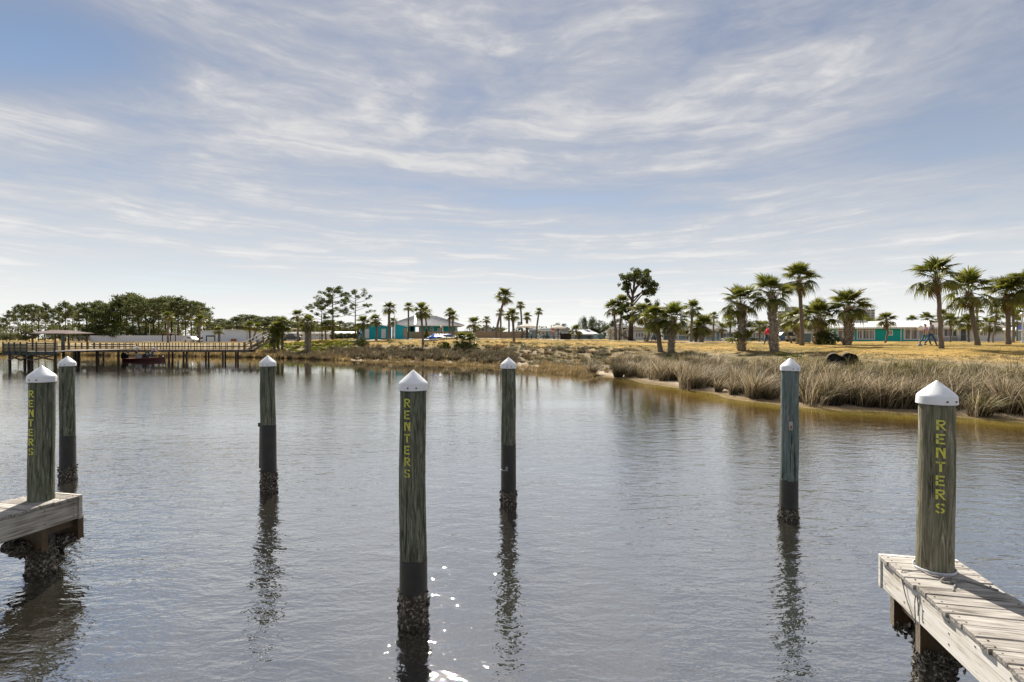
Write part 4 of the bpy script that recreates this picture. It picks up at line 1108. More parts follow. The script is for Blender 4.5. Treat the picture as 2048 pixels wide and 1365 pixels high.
broad_at('large round crowned tree in front of the left pine wood', 217, 621, 166, 3, 1.05)
for px, py, D, v, wd, lab in [(192, 650, 162, 0, 1.3, 'dark shrub left of the round wood tree above the white screen'), (232, 648, 161, 1, 1.5, 'glossy shrub under the round wood tree'), (279, 650, 162, 2, 1.3, 'bushy shrub above the middle of the white screen'), (318, 656, 163, 3, 1.2, 'pale shrub above the white screen near the light poles'), (158, 660, 164, 3, 1.4, 'yellow green shrub behind the chain link fence'), (112, 662, 168, 1, 1.5, 'low shrub behind the shelter roof'), (60, 664, 170, 2, 1.6, 'dark shrub behind the platform railing'), (14, 668, 172, 0, 1.6, 'dark shrub at the left edge behind the platform')]:
    broad_at(lab, px, py, D, v, wd, name='shrub')
for px, py, D, v, wd, lab in [(1176, 633, 100, 0, .75, 'round leafy tree left of the pair behind the slate cottage'), (1199, 637, 99, 1, .85, 'round leafy tree right of the pair behind the slate cottage'), (1237, 636, 100, 2, .8, 'leafy tree behind the slatted carport'), (1305, 600, 100, 0, .45, 'slender dark tree behind the leaning yellow palm'), (1322, 610, 98, 1, .5, 'dark tree behind the bank palms'), (1122, 646, 118, 2, 1.0, 'tree top showing over the snack bar roof'), (1009, 655, 130, 3, 1.2, 'yellow green bush showing over the pool wall'), (1037, 652, 118, 1, 1.0, 'small bush behind the pool wall by the chimney'), (1438, 640, 104, 3, .9, 'yellow green tree behind the low house'), (1505, 640, 112, 2, .9, 'tree behind the low house roof'), (1560, 634, 118, 1, .9, 'tree behind the light blue cottage'), (1718, 624, 118, 3, .6, 'bright tree showing over the teal house roof'), (1745, 634, 116, 3, .7, 'round tree over the teal roof near the small palm'), (1610, 640, 116, 0, 1.0, 'dark tree behind the squat bushy palm'), (1920, 634, 104, 0, .9, 'tree behind the grey shingle roof'), (2010, 640, 110, 1, 1.0, 'tree behind the garage roof'), (2046, 644, 120, 2, 1.0, 'tree at the right edge behind the blue roof')]:
    broad_at(lab, px, py, D, v, wd)
# trees behind the warehouse
for i, (px, pyt) in enumerate([(425, 645), (442, 638), (458, 642), (474, 634), (490, 630), (506, 631), (521, 634), (537, 638), (552, 633), (580, 642), (602, 640), (628, 642), (655, 640), (680, 642), (700, 645), (716, 648)]):
    D = 215 + 12 * math.sin(i * 1.7)
    nm = 'rounded far pine behind the ' + ('warehouse' if px < 560 else 'mobile homes') + ', ' + ORD[i] + ' from the left in its row'
    pine_at(nm, px, pyt, D, PV[(1, 3)[i % 2]], i * .9, 'far pines behind the ' + ('warehouse' if px < 560 else 'mobile homes'), 12.3, 1.9)
# far wood: reads as one mass
cs, rr = [], []
for i in range(520):
    px = random.uniform(-260, 730); D = random.uniform(225, 262)
    tpy = np.interp(px, [-260, 0, 30, 420, 560, 730], [648, 655, 652, 645, 646, 656]); x = X_(px, D); zt = Z_(tpy, D); g = gz(x, D)
    cs.append((x, D, g + (zt - g) * random.random() ** .7)); rr.append(random.uniform(1.2, 2.6))
V, T = leaf_tris(cs, rr, 60, .8, np.random.default_rng(5), .8, .4)
stuff(tri_mesh('far_wood', V, T, M_needle2), 'dark mass of woodland beyond the warehouse and the left pines', 'woodland')
# far tree line beyond the houses
cs, rr = [], []
for i in range(560):
    px = random.uniform(900, 2400); D = random.uniform(150, 175)
    tpy = np.interp(px, [900, 1150, 1250, 1450, 1700, 2000, 2400], [662, 661, 656, 650, 648, 648, 650]) + 5 * math.sin(px * .05); x = X_(px, D); zt = Z_(tpy, D); g = gz(x, D)
    cs.append((x, D, g + (zt - g) * random.random() ** .7)); rr.append(random.uniform(.8, 1.6))
V, T = leaf_tris(cs, rr, 60, .5, np.random.default_rng(6), .8, .4)
stuff(tri_mesh('tree_line', V, T, M_leaf), 'low band of trees and bushes beyond the row of houses', 'trees')


# ------------------------------------------------------------------ grasses
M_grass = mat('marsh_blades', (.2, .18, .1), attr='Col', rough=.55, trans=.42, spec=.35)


def blades(P, hgt, out, lean, wid, colr, rs, tipc=1.0):
    """P (n,3) bases, hgt (n), out (n,2) horizontal bend vector, wid (n), colr (n,3)"""
    n = len(P); ts = np.array([0, .38, .72, 1.0]); V = np.zeros((n, 7, 3)); ang = rs.uniform(0, math.pi, n)
    sx, sy = np.cos(ang), np.sin(ang); i = 0
    for j, t in enumerate(ts):
        cx_ = P[:, 0] + out[:, 0] * t ** 1.7; cy_ = P[:, 1] + out[:, 1] * t ** 1.7
        ol = np.hypot(out[:, 0], out[:, 1]); cz = P[:, 2] + hgt * t - .42 * ol * t ** 3
        wv = wid * (1, .85, .55, 0)[j]
        if j < 3:
            V[:, i] = np.stack([cx_ - sx * wv, cy_ - sy * wv, cz], 1); V[:, i + 1] = np.stack([cx_ + sx * wv, cy_ + sy * wv, cz], 1); i += 2
        else: V[:, i] = np.stack([cx_, cy_, cz], 1)
    tri = np.array([(0, 1, 3), (0, 3, 2), (2, 3, 5), (2, 5, 4), (4, 5, 6)])
    T = (np.arange(n)[:, None, None] * 7 + tri[None]).reshape(-1, 3)
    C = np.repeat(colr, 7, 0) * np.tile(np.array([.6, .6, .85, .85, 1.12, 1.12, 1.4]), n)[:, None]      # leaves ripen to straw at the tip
    return V.reshape(-1, 3), T, C


PAL = {'rush': [(.40, .31, .185), (.22, .165, .085), (.095, .082, .032), (.62, .51, .36), (.05, .046, .018), (.14, .115, .05), (.56, .45, .30)],
       'rushgreen': [(.18, .165, .055), (.12, .12, .035), (.27, .22, .09), (.40, .32, .17), (.06, .06, .02)],
       'straw': [(.34, .24, .10), (.26, .18, .075), (.40, .30, .15), (.18, .13, .06)],
       'dark': [(.10, .075, .045), (.07, .055, .03), (.15, .12, .075), (.20, .16, .10), (.06, .055, .025)],
       'dry': [(.34, .25, .10), (.26, .19, .075), (.20, .17, .06), (.40, .31, .15)],
       'yellow': [(.19, .20, .02), (.13, .16, .02), (.26, .25, .03), (.09, .12, .018)],
       'rustfern': [(.20, .10, .04), (.15, .08, .04), (.10, .06, .03)],
       'olive': [(.12, .12, .045), (.20, .18, .10), (.28, .25, .18), (.08, .085, .03)]}


def clump_set(cx, cy, h, n, pal, rs, rad=.28, wind=(.42, -.04), wid=.009, spread=.45):
    """arrays of blades for clumps at cx,cy (arrays)"""
    k = len(cx); CXs = np.repeat(cx, n); CYs = np.repeat(cy, n); hh = np.repeat(h, n) * rs.uniform(.5, 1.12, k * n)
    a = rs.uniform(0, 2 * math.pi, k * n); r = rad * np.sqrt(rs.random(k * n)) * np.repeat(h, n)
    px, py = CXs + np.cos(a) * r, CYs + np.sin(a) * r
    z = np.repeat(ground(cx, cy), n) - .03
    o = np.stack([np.cos(a) * spread * rs.uniform(.1, 1.1, k * n) + wind[0] * rs.uniform(.3, 1.8, k * n), np.sin(a) * spread * rs.uniform(.1, 1.1, k * n) + wind[1]], 1) * hh[:, None]
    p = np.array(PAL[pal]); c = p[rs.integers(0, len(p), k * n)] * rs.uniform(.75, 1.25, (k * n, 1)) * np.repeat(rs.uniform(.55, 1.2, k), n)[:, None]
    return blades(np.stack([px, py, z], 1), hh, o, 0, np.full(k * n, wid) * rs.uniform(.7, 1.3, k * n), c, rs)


def shore_points(px0, px1, s0, s1, n, rs):
    """random land points whose shore distance is between s0 and s1, between two photo columns"""
    xs, ys_ = [], []; u0, u1 = (px0 - CX) / F, (px1 - CX) / F
    need = n; guard = 0
    sel = SHORE[(SHORE[:, 1] > 8)]
    while need > 0 and guard < 200:
        guard += 1
        m_ = 4000; i = rs.integers(0, len(SHORE) - 1, m_)
        u = rs.uniform(u0, u1, m_); D = np.zeros(m_)
        dd = np.interp(u, *map(np.array, zip(*sorted([((p - CX) / F, d) for p, d in _sh] + [(1.25, 14.5), (1.6, 10)]))))
        D = dd + rs.uniform(-2, (s1 + 2) * 2.2, m_)
        X = u * D; s = shore_s(X, D); ok = (s > s0) & (s < s1)
        xs.append(X[ok]); ys_.append(D[ok]); need -= ok.sum()
    return np.concatenate(xs)[:n], np.concatenate(ys_)[:n]


def grass_stuff(name, label, parts):
    Vs, Ts, Cs, o = [], [], [], 0
    for V, T, C in parts: Vs.append(V); Ts.append(T + o); Cs.append(C); o += len(V)
    return stuff(tri_mesh(name, np.concatenate(Vs), np.concatenate(Ts), M_grass, np.concatenate(Cs)), label, 'grass')


rs = np.random.default_rng(21)
def zone(px0, px1, s0, s1, n, h, nb, pal, rad=.28, wid=.009, wind=(.42, -.04), spread=.45):
    x, y = shore_points(px0, px1, s0, s1, n, rs); return clump_set(x, y, rs.uniform(h[0], h[1], len(x)), nb, pal, rs, rad, wind, wid, spread)
grass_stuff('marsh_rushes', 'tall wind bent marsh rushes covering the right bank', [
    zone(1240, 2150, .5, 3.6, 90, (1.0, 1.75), 170, 'rush', .28, .0105, spread=.9), zone(1240, 2150, 2.6, 7.6, 170, (.75, 1.25), 140, 'rush', .34, .0105, spread=.8), zone(1600, 2200, 5.0, 9.5, 110, (.6, 1.05), 120, 'rushgreen', .40, .011, spread=.8),
    zone(1300, 2150, 5.5, 9.0, 90, (.5, .8), 90, 'olive', .4, .012), zone(1240, 2150, .9, 6.5, 110, (.6, .95), 110, 'dark', .36, .012, spread=.6)])
grass_stuff('bank_scrub', 'low olive and dead scrub grass on the sandy middle bank', [
    zone(1020, 1260, 2.5, 12, 120, (.25, .55), 80, 'olive', .7, .018, spread=.9), zone(1020, 1260, 3, 11, 90, (.3, .55), 70, 'dark', .6, .018, spread=.8), zone(1020, 1300, 3, 15, 330, (.10, .28), 50, 'dry', .9, .016, spread=1.0), zone(1020, 1300, 2, 12, 110, (.3, .5), 60, 'straw', .7, .015, spread=.9)])
grass_stuff('dark_marsh_grass', 'dark brown dead marsh grass along the middle bank', [
    zone(655, 1030, 1.6, 8, 420, (.55, 1.05), 90, 'dark', .45, .026, spread=.5), zone(650, 1030, 4, 11, 120, (.35, .65), 70, 'olive', .5, .022), zone(640, 1030, 3, 15, 220, (.15, .45), 60, 'straw', .7, .02, spread=.7), zone(650, 1030, 1, 9, 90, (.5, .9), 60, 'rush', .5, .02)])
grass_stuff('straw_reeds', 'thin golden reeds standing along the waterline of the far bank', [
    zone(730, 1190, -2.2, 1.6, 420, (.25, .6), 24, 'straw', .7, .012, spread=.3), zone(1080, 1180, -.8, 2.6, 120, (.4, .8), 50, 'straw', .5, .012, spread=.4),
    zone(-150, 560, -1.0, 6.5, 900, (.6, 1.25), 46, 'straw', .6, .03, spread=.3), zone(480, 680, -.6, 5, 260, (.5, 1.0), 60, 'dark', .6, .025), zone(480, 700, -.6, 4, 160, (.4, .8), 50, 'straw', .6, .02)])
grass_stuff('green_ground_cover', 'bright yellow green weeds on the left slope', [
    zone(512, 712, 4.5, 17, 420, (.20, .50), 60, 'yellow', .8, .045, spread=.8), zone(1335, 1420, 7, 10.5, 30, (.25, .5), 60, 'yellow', .8, .02, spread=.8), zone(1560, 1600, 9, 12, 10, (.2, .4), 60, 'yellow', .8, .02, spread=.8)])
grass_stuff('dead_fern', 'rust brown dead fern patches on the middle slope', [
    zone(730, 760, 8, 11, 7, (.5, .8), 60, 'rustfern', .5, .02), zone(775, 790, 8, 11, 5, (.5, .8), 60, 'rustfern', .5, .02), zone(978, 1006, 7, 11, 10, (.5, .9), 60, 'rustfern', .5, .018), zone(1040, 1060, 5, 8, 4, (.4, .7), 60, 'rustfern', .5, .018)])
# short dry lawn tufts
grass_stuff('lawn_tufts', 'short dry tan tufts over the lawn and the upper bank', [
    zone(1180, 2200, 8.5, 30, 5200, (.05, .13), 16, 'dry', 1.6, .007, spread=.8), zone(620, 1200, 12, 30, 2600, (.07, .18), 14, 'dry', 1.6, .014, spread=.8), zone(1250, 2100, 8.5, 15, 1200, (.08, .22), 16, 'olive', 1.3, .008, spread=.8)])

# front tussocks at the waterline: one by one
TG = 'marsh tussocks along the waterline'
def tussock(label, px, py, h, pal='rush', n=260, D=None):
    D = D or hit(px, py); x = X_(px, D)
    V, T, C = clump_set(np.array([x]), np.array([D]), np.array([h]), n, pal, rs, .16, (.36, -.04), .0095, .95)
    V = V - np.array([x, D, gz(x, D)])
    o = tri_mesh('marsh_tussock', V, T, M_grass, C); o.location = (x, D, gz(x, D)); tag(o, label, 'grass tussock', TG)
for px, py, h, lab in [(1184, 757, 1.0, 'lone tussock at the left end of the sandy shore'), (1236, 757, 1.3, 'wide dark tussock right of the lone tussock'), (1325, 759, 1.2, 'tussock behind the sand left of the short stake'), (1436, 787, .75, 'small tussock at the water right of the short stake'), (1466, 790, .8, 'tussock with a muddy foot in line with the thick booted palm'),
                       (1510, 797, 1.15, 'tall tussock left of the blue green piling'), (1538, 800, .6, 'low tussock close to the left side of the blue green piling'), (1612, 800, 1.1, 'tussock close to the right side of the blue green piling'), (1660, 808, 1.2, 'spreading tussock between the blue green piling and the drain pipes'), (1718, 806, 1.15, 'tussock below the drain pipes'),
                       (1765, 813, 1.2, 'tussock left of the right hand dock piling'), (1800, 815, 1.1, 'dark footed tussock just left of the white cap of the right piling'), (1964, 836, .8, 'small green tussock at the water right of the right piling'), (2010, 822, 1.25, 'tall tussock near the right edge of the view')]:
    tussock(lab, px, py, h * 1.4, 'rushgreen' if 'green tuss' in lab else 'dark' if 'dark' in lab and px < 1300 else 'rush', 260 if h < .9 else 420)

# ------------------------------------------------------------------ mooring pilings
PW_dark = pile_wood('piling_wood', (.022, .024, .016), (.130, .135, .095), (.38, .385, .29), (.092, .108, .08))
PW_green = pile_wood('green_piling_wood', (.05, .06, .055), (.16, .19, .18), (.34, .38, .36), (.13, .19, .165))
PW_brown = pile_wood('brown_piling_wood', (.040, .035, .022), (.19, .17, .12), (.48, .44, .34), (.14, .15, .085))
M_capw = mat('white_cap_plastic', (.82, .83, .85), (.62, .62, .58), 9, .42, .06, lo=.48, hi=.82, spec=.45)
M_sleeve = mat('black_sleeve', (.006, .006, .007), (.022, .020, .018), 7, .55, .35, (1, 1, .5), spec=.4)
M_oyster = mat('oyster_shell', (.014, .011, .008), (.062, .05, .036), 30, .65, .5, c3=(.55, .51, .45), lo=.36, hi=.70)
M_letter = mat('yellow_stencil_paint', (.26, .26, .06), (.66, .63, .12), 30, .7, lo=.30, hi=.40)

# stencil letters as strokes in a 5 x 7 cell (x0, y0, x1, y1), with the bridges left open
LET = {
    'R': [(0, 0, 1.3, 3.1), (0, 3.7, 1.3, 7), (1.3, 5.9, 3.0, 7), (1.3, 3.2, 3.0, 4.2), ('q', 3.0, 6.45, 3.0, 3.75, 4.5), ('d', 1.6, 3.2, 3.9, 0)],
    'E': [(0, 0, 1.3, 3.1), (0, 3.9, 1.3, 7), (1.6, 5.9, 4.4, 7), (1.6, 3.0, 3.8, 4.1), (1.6, 0, 4.4, 1.1)],
    'N': [(0, 0, 1.2, 7), (3.5, 0, 4.7, 7), ('d', .9, 7, 3.9, 0)],
    'T': [(0, 5.8, 2.0, 7), (2.5, 5.8, 4.6, 7), (1.65, 0, 2.95, 5.4)],
    'S': [('s',)]}


def stroke_polys(ch):
    out = []
    def thick(pts, w):
        for (ax, ay), (bx_, by_) in zip(pts[:-1], pts[1:]):
            dx, dy = bx_ - ax, by_ - ay; l = math.hypot(dx, dy) or 1; nx_, ny_ = -dy / l * w / 2, dx / l * w / 2
            out.append([(ax + nx_, ay + ny_), (ax - nx_, ay - ny_), (bx_ - nx_, by_ - ny_), (bx_ + nx_, by_ + ny_)])
    for s in LET[ch]:
        if s[0] == 'q': thick([(3.0, 6.45), (3.9, 6.15), (4.1, 5.3), (3.9, 4.2), (3.0, 3.75)], 1.1)
        elif s[0] == 'd':
            x0, y0, x1, y1 = s[1:]; out.append([(x0, y0), (x1, y1), (x1 + 1.2, y1), (x0 + 1.2, y0)])
        elif s[0] == 's':
            thick([(4.2, 5.4), (3.7, 6.3), (2.7, 6.5)], 1.1); thick([(1.9, 6.5), (.9, 6.1), (.6, 5.1), (1.0, 4.2), (1.9, 3.7)], 1.1)
            thick([(2.6, 3.5), (3.6, 3.0), (4.1, 2.0), (3.6, 1.0), (2.7, .55)], 1.1); thick([(1.9, .55), (.9, .8), (.4, 1.7)], 1.1)
        else:
            x0, y0, x1, y1 = s; out.append([(x0, y0), (x1, y0), (x1, y1), (x0, y1)])
    return out


def lettering(parent, word, rad, ztop, pitch, hgt, az, taper=0.0):
    """painted letters stacked down the pile, following its round face; az = facing angle"""
    sc_ = hgt / 7.0
    for i, ch in enumerate(word):
        z0 = ztop - hgt - i * pitch; b = MB()
        for poly in stroke_polys(ch):
            (x0, y0), (x1, y1), (x2, y2), (x3, y3) = poly; n = 5; vs_ = []
            for j in range(n + 1):
                f = j / n
                for (xa, ya), (xb, yb) in (((x0, y0), (x1, y1)), ((x3, y3), (x2, y2))):
                    xx, yy = xa + (xb - xa) * f, ya + (yb - ya) * f
                    a = az + (xx - 2.3) * sc_ * 1.12 / rad; rr = rad + .0035
                    vs_.append((math.cos(a) * rr, math.sin(a) * rr, z0 + yy * sc_))
            b.add(vs_, [(2 * j, 2 * j + 2, 2 * j + 3, 2 * j + 1) for j in range(n)])
        b.build('letter', M_letter, parent)


def oysters(parent, rad, z0, z1, n, rn, size=.022, name='oyster_crust', c0=(0, 0)):
    """lumpy crust round a pile with shells standing off it"""
    b = MB(); na, nz = 44, max(6, int((z1 - z0) / .022)); o = []
    for i in range(nz + 1):
        f = i / nz
        for j in range(na):
            a = 2 * math.pi * (j + .5 * (i % 2)) / na; grow = (1 - f) ** .6 * (1 if f < .8 + .2 * math.sin(j * .9) else .2)
            r_ = rad + grow * (.005 + .020 * rn.random() ** 2) - (.006 if i == nz else 0)
            o.append((c0[0] + math.cos(a) * r_, c0[1] + math.sin(a) * r_, z0 + (z1 - z0) * f + rn.uniform(-.006, .006) + (.05 * math.sin(j * .55) + .03 * math.sin(j * 1.7) if i == nz else 0)))
    b.add(o, [q for i in range(nz) for j in range(na) for q in ((i * na + j, i * na + (j + 1) % na, (i + 1) * na + j), (i * na + (j + 1) % na, (i + 1) * na + (j + 1) % na, (i + 1) * na + j))])
    for i in range(n):
        a = rn.uniform(0, 6.283); z = z0 + (z1 - z0) * rn.random() ** 1.2; s = size * rn.uniform(.45, 1.3)
        d = Vector((math.cos(a), math.sin(a), 0)); c = Vector((c0[0], c0[1], 0)) + d * (rad + .012) + Vector((0, 0, z))
        q = Euler((rn.uniform(-1.2, 1.2), rn.uniform(-1.2, 1.2), rn.uniform(0, 6))).to_matrix()
        base = [Vector((math.cos(t) * s * (1.3 if k % 2 else .8), math.sin(t) * s * .7, 0)) for k, t in enumerate(np.linspace(0, 6.283, 7)[:-1])]
        base = [c + q @ v for v in base]; tip = c + d * s * .5
        b.add(base + [tip], [(k, (k + 1) % 6, 6) for k in range(6)] + [(5, 4, 3, 2, 1, 0)])
    o = b.build(name, M_oyster, parent); o['kind'] = 'stuff'; return o


def piling(label, px, D, ztop, zwrap, rad, wood, zo=.38, tilt=(0, 0), text=None, no=170, deckpile=False):
    rn = random.Random(int(px)); x = X_(px, D)
    t = thing('mooring_piling', label, 'piling', (x, D, 0), 0, 'white capped pilings in the water'); t.rotation_euler = (tilt[0], tilt[1], 0)
    zc = ztop - .20 * rad / .13           # underside of the cap
    b = MB(); prof = []
    nz = 26
    for i in range(nz + 1):
        z = zwrap + (zc + .05 - zwrap) * i / nz; prof.append((rad * (1 + .035 * (1 - i / nz)) * (1 + .006 * math.sin(i * 1.7 + px)), z))
    b.lathe(prof, 28); o = b.build('post', wood, t, smooth=True)
    me = o.data
    for v in me.vertices:
        a = math.atan2(v.co.y, v.co.x); k = 1 + .012 * math.sin(3 * a + px) + .006 * math.sin(7 * a + v.co.z * 2); v.co.x *= k; v.co.y *= k; q = (v.co.z - zwrap) / (zc - zwrap); v.co.x += .010 * math.sin(q * 3.1 + px) * math.sin(math.pi * q); kk = 1 - .02 * q; v.co.x *= kk; v.co.y *= kk
    r2 = rad * 1.05
    b = MB(); b.lathe([(r2 * 1.02, -2.3), (r2 * 1.03, 0), (r2 * 1.02, zwrap * .4), (r2, zwrap - .02), (r2 * .99, zwrap + .012), (rad * .9, zwrap + .014)], 28); b.build('sleeve', M_sleeve, t, smooth=True)
    if zo: oysters(t, r2 * 1.02, -.12, zo, no, rn)
    rc = rad * 1.10; b = MB()
    b.lathe([(rc * .96, zc - .004), (rc * 1.03, zc), (rc * 1.03, zc + .001)], 36); b.lathe([(rc * 1.03, zc + .001), (rc * 1.012, zc + .058), (rc * 1.0, zc + .066)], 36)
    b.lathe([(rc * 1.0, zc + .066), (rc * .97, zc + .074), (rc * .90, zc + .086), (rc * .45, zc + .086 + (ztop - zc - .086) * .53), (rc * .10, ztop - .010), (rc * .04, ztop - .002), (0.0, ztop)], 36)
    o = b.build('cap', M_capw, t, smooth=True); bb = MB()
    for a in (-1.75, -1.2, .6, 2.4): 
        bb.box((math.cos(a) * rc * 1.035, math.sin(a) * rc * 1.035, zc + .028), (.012, .012, .012), Euler((0, 0, a)).to_matrix())
    bb.build('screw', M_dark, o)
    if text:
        az = math.atan2(-D, -x) + text[0]
        lettering(t, 'RENTERS', rad * 1.022, text[1], text[2], text[3], az)
    return t


piling('nearest middle piling with RENTERS stenciled in yellow, standing free in the water', 826.5, 5.25, 2.546, .66, .130, PW_dark, .36, text=(-.46, 2.27, .1145, .084))
P_l = piling('left dock piling with RENTERS stenciled along its left edge', 80, 6.38, 2.53, .78, .127, PW_dark, .45, tilt=(0, R(.5)), text=(-.82, 2.24, .1145, .084))
P_r = piling('right dock piling with RENTERS stenciled in yellow, tied with a white rope', 1871, 4.45, 2.505, .60, .1275, PW_brown, .50, tilt=(0, R(.3)), text=(.22, 2.185, .1145, .084), no=240)
piling('plain dark piling behind the left dock piling', 134.5, 10.6, 2.50, .90, .128, PW_dark, .30)
p_ = piling('slightly leaning plain piling left of the nearest middle piling, with long black sleeve', 537, 9.77, 2.545, 1.25, .130, PW_dark, .42, tilt=(0, R(-.35)), no=260)
b = MB(); b.box((-.145, -.02, 1.26), (.05, .05, .07)); b.bar((-.14, -.02, 1.24), (-.155, -.02, .45), .02); b.build('strap', M_dark, p_)
p_ = piling('plain dark piling right of the nearest middle piling with a long black sleeve', 1017, 9.03, 2.535, 1.03, .122, PW_dark, .26)
b = MB(); b.box((-.07, -.115, .62), (.12, .03, .02)); b.box((-.03, -.122, .66), (.04, .03, .05)); b.build('cleat', M_grey, p_)
p_ = piling('blue green weathered piling with a small tag and a short black sleeve', 1578, 8.29, 2.55, .63, .128, PW_green, .20, tilt=(0, R(.45)))
b = MB(); b.box((-.05, -.136, 1.50), (.05, .012, .13), Euler((0, 0, R(-20))).to_matrix()); o = b.build('tag', mat('tag_plate', (.45, .42, .38), rough=.5), p_)
b = MB(); b.box((-.051, -.143, 1.48), (.022, .006, .05), Euler((0, 0, R(-20))).to_matrix()); b.build('mark', mat('tag_mark', (.3, .08, .04), rough=.6), o)

# ------------------------------------------------------------------ finger docks
W_plank = plank_wood('weathered_plank', (.10, .088, .075), (.31, .285, .255), (.50, .47, .43))
W_strlit = plank_wood('sunlit_stringer_wood', (.42, .36, .28), (.76, .72, .65), (.86, .84, .80), along=(1, .05, 1))  # right dock boards: the sunlight on them is put into the colour
W_strshade = plank_wood('shaded_stringer_wood', (.20, .175, .145), (.46, .42, .36), (.62, .58, .52), along=(1, .05, 1))  # left dock boards: the same wood with its shade put into the colour
W_wet = mat('wet_timber', (.018, .012, .007), (.10, .062, .028), 5, .6, .4, (1, 1, .4))
W_end = mat('plank_end_grain', (.10, .075, .05), (.28, .23, .165), 30, .85, .5)
DECK = .90


def finger_dock(label, cx_, cy_, ang, wid, length, wood, pile_y, side):
    """local frame: origin at the middle of the outer end at deck level, +y outwards"""
    t = thing('finger_dock', label, 'dock', (cx_, cy_, DECK), -ang, 'finger docks')
    n = int(length / .147); rn = random.Random(3 + int(cx_ * 10))
    shared = []
    for v in range(5):
        b = MB(); w_ = .1385; b.box((0, 0, -.019), (wid + .03, w_, .038)); o = b.build('plank', W_plank)
        bevel(o, .004); shared.append(o)
    for i in range(n):
        o = shared[i] if i < 5 else shared[i % 5].copy()
        if i >= 5: COL.objects.link(o)
        o.parent = t; o.location = (rn.uniform(-.012, .012), -.075 - i * .147, rn.uniform(-.004, .003)); o.rotation_euler = (rn.uniform(-.012, .012), 0, rn.uniform(-.006, .006))
    sb_ = MB()
    for i in range(n):
        for s in (-1, 1):
            for q in (-.038, .036): sb_.box((s * (wid / 2 - .035) + rn.uniform(-.006, .006), -.075 - i * .147 + q, .0005), (.010, .010, .004))
    sb_.build('screw_heads', mat('rusty_screw', (.06, .035, .02), (.14, .08, .05), 40, .7), t)['kind'] = 'stuff'
    for s in (-1, 1):
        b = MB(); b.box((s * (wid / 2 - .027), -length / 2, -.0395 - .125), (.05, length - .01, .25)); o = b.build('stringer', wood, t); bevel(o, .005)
        # nail heads
        nb = MB()
        for k in range(14):
            for z in (-.08, -.15, -.24):
                if rn.random() < .75: nb.box((s * (wid / 2 - .001), -.06 - (k // 2) * .62 - (k % 2) * .33, z + rn.uniform(-.01, .01)), (.004, .010, .010))
        nb.build('nail', M_dark, o)['kind'] = 'stuff'
    b = MB(); b.box((0, .024, -.15), (wid + .02, .044, .30)); o = b.build('end_board', wood, t); bevel(o, .005)
    for s, dd in ((1, 0), (-1, 0)):
        b = MB(); b.box((0, pile_y + s * .21, -.42), (wid - .06, .07, .27)); b.build('cross_beam', W_wet, t)
    for s in (-1, 1):
        b = MB(); b.box((s * (wid / 2 - .10), pile_y, -.34), (.045, .30, .10)); b.build('bracket', W_wet, t)
    for k in range(1, 4):
        b = MB(); b.box((0, -k * 1.6 - .3, -.40), (wid - .06, .07, .22)); b.build('cross_beam', W_wet, t)
    b = MB(); b.lathe([(.125, -3.2), (.125, -.04)], 16, (0, -length + .6, 0)); b.build('support_pile', W_wet, t, smooth=True)
    # oyster growth hanging below the beams and round the pile
    b = MB()
    for i in range(620):
        s = rn.uniform(.012, .034); c = Vector((rn.uniform(-wid / 2 + .05, wid / 2 - .05), pile_y + rn.choice((-.21, .21)) + rn.uniform(-.06, .06), -.55 - abs(rn.gauss(0, .05)) + .03))
        q = Euler((rn.uniform(-1.5, 1.5), rn.uniform(-1.5, 1.5), rn.uniform(0, 6))).to_matrix()
        base = [c + q @ Vector((math.cos(a) * s, math.sin(a) * s * .7, 0)) for a in np.linspace(0, 6.283, 6)[:-1]]
        b.add(base + [c + q @ Vector((0, 0, s * .6))], [(k, (k + 1) % 5, 5) for k in range(5)] + [(4, 3, 2, 1, 0)])
    o = b.build('oyster_crust', M_oyster, t); o['kind'] = 'stuff'
    return t


ANG = R(12.3); dv = Vector((math.sin(ANG), math.cos(ANG), 0)); rv = Vector((math.cos(ANG), -math.sin(ANG), 0))
WID = .60
e = Vector((3.34, 4.74, 0)) + rv * (WID / 2)
DR = finger_dock('right finger dock, sunlit planks running out of the lower right corner', e.x, e.y, ANG, WID, 6.2, W_strlit, -.33, -1)
e = Vector((-5.415, 6.56, 0)) - rv * (WID / 2 + .01)
DL = finger_dock('left finger dock, cut by the left edge, its grey side board in shade', e.x, e.y, ANG, WID + .02, 7.5, W_strshade, -.16, 1)

def oyster_mass(par, pts, n, rn, size):
    b = MB()
    for i in range(n):
        cx_, cy_, cz_, rx, ry, rz_ = rn.choice(pts); v = Vector((rn.gauss(0, 1), rn.gauss(0, 1), rn.gauss(0, 1))).normalized()
        c = Vector((cx_ + v.x * rx, cy_ + v.y * ry, cz_ + v.z * rz_)); s = size * rn.uniform(.5, 1.4); q = (v.to_track_quat('Z', 'Y').to_matrix()) @ Euler((rn.uniform(-.8, .8), rn.uniform(-.8, .8), rn.uniform(0, 6))).to_matrix()
        base = [c + q @ Vector((math.cos(a) * s * 1.2, math.sin(a) * s * .75, 0)) for a in np.linspace(0, 6.283, 7)[:-1]]
        b.add(base + [c + q @ Vector((s * .1, 0, s * .5))], [(k, (k + 1) % 6, 6) for k in range(6)] + [(5, 4, 3, 2, 1, 0)])
    o = b.build('oyster_crust', M_oyster, par); o['kind'] = 'stuff'


oyster_mass(DL, [(-.02, -.16, -.62, .20, .20, .12), (-.14, -.30, -.56, .14, .14, .10), (.0, -.14, -.78, .16, .16, .10), (-.05, -.42, -.52, .18, .10, .07), (.14, -.02, -.56, .10, .10, .05)], 1100, random.Random(8), .034)
oyster_mass(DR, [(.0, -.33, -.62, .17, .19, .08), (-.16, -.52, -.58, .10, .06, .05)], 420, random.Random(9), .028)
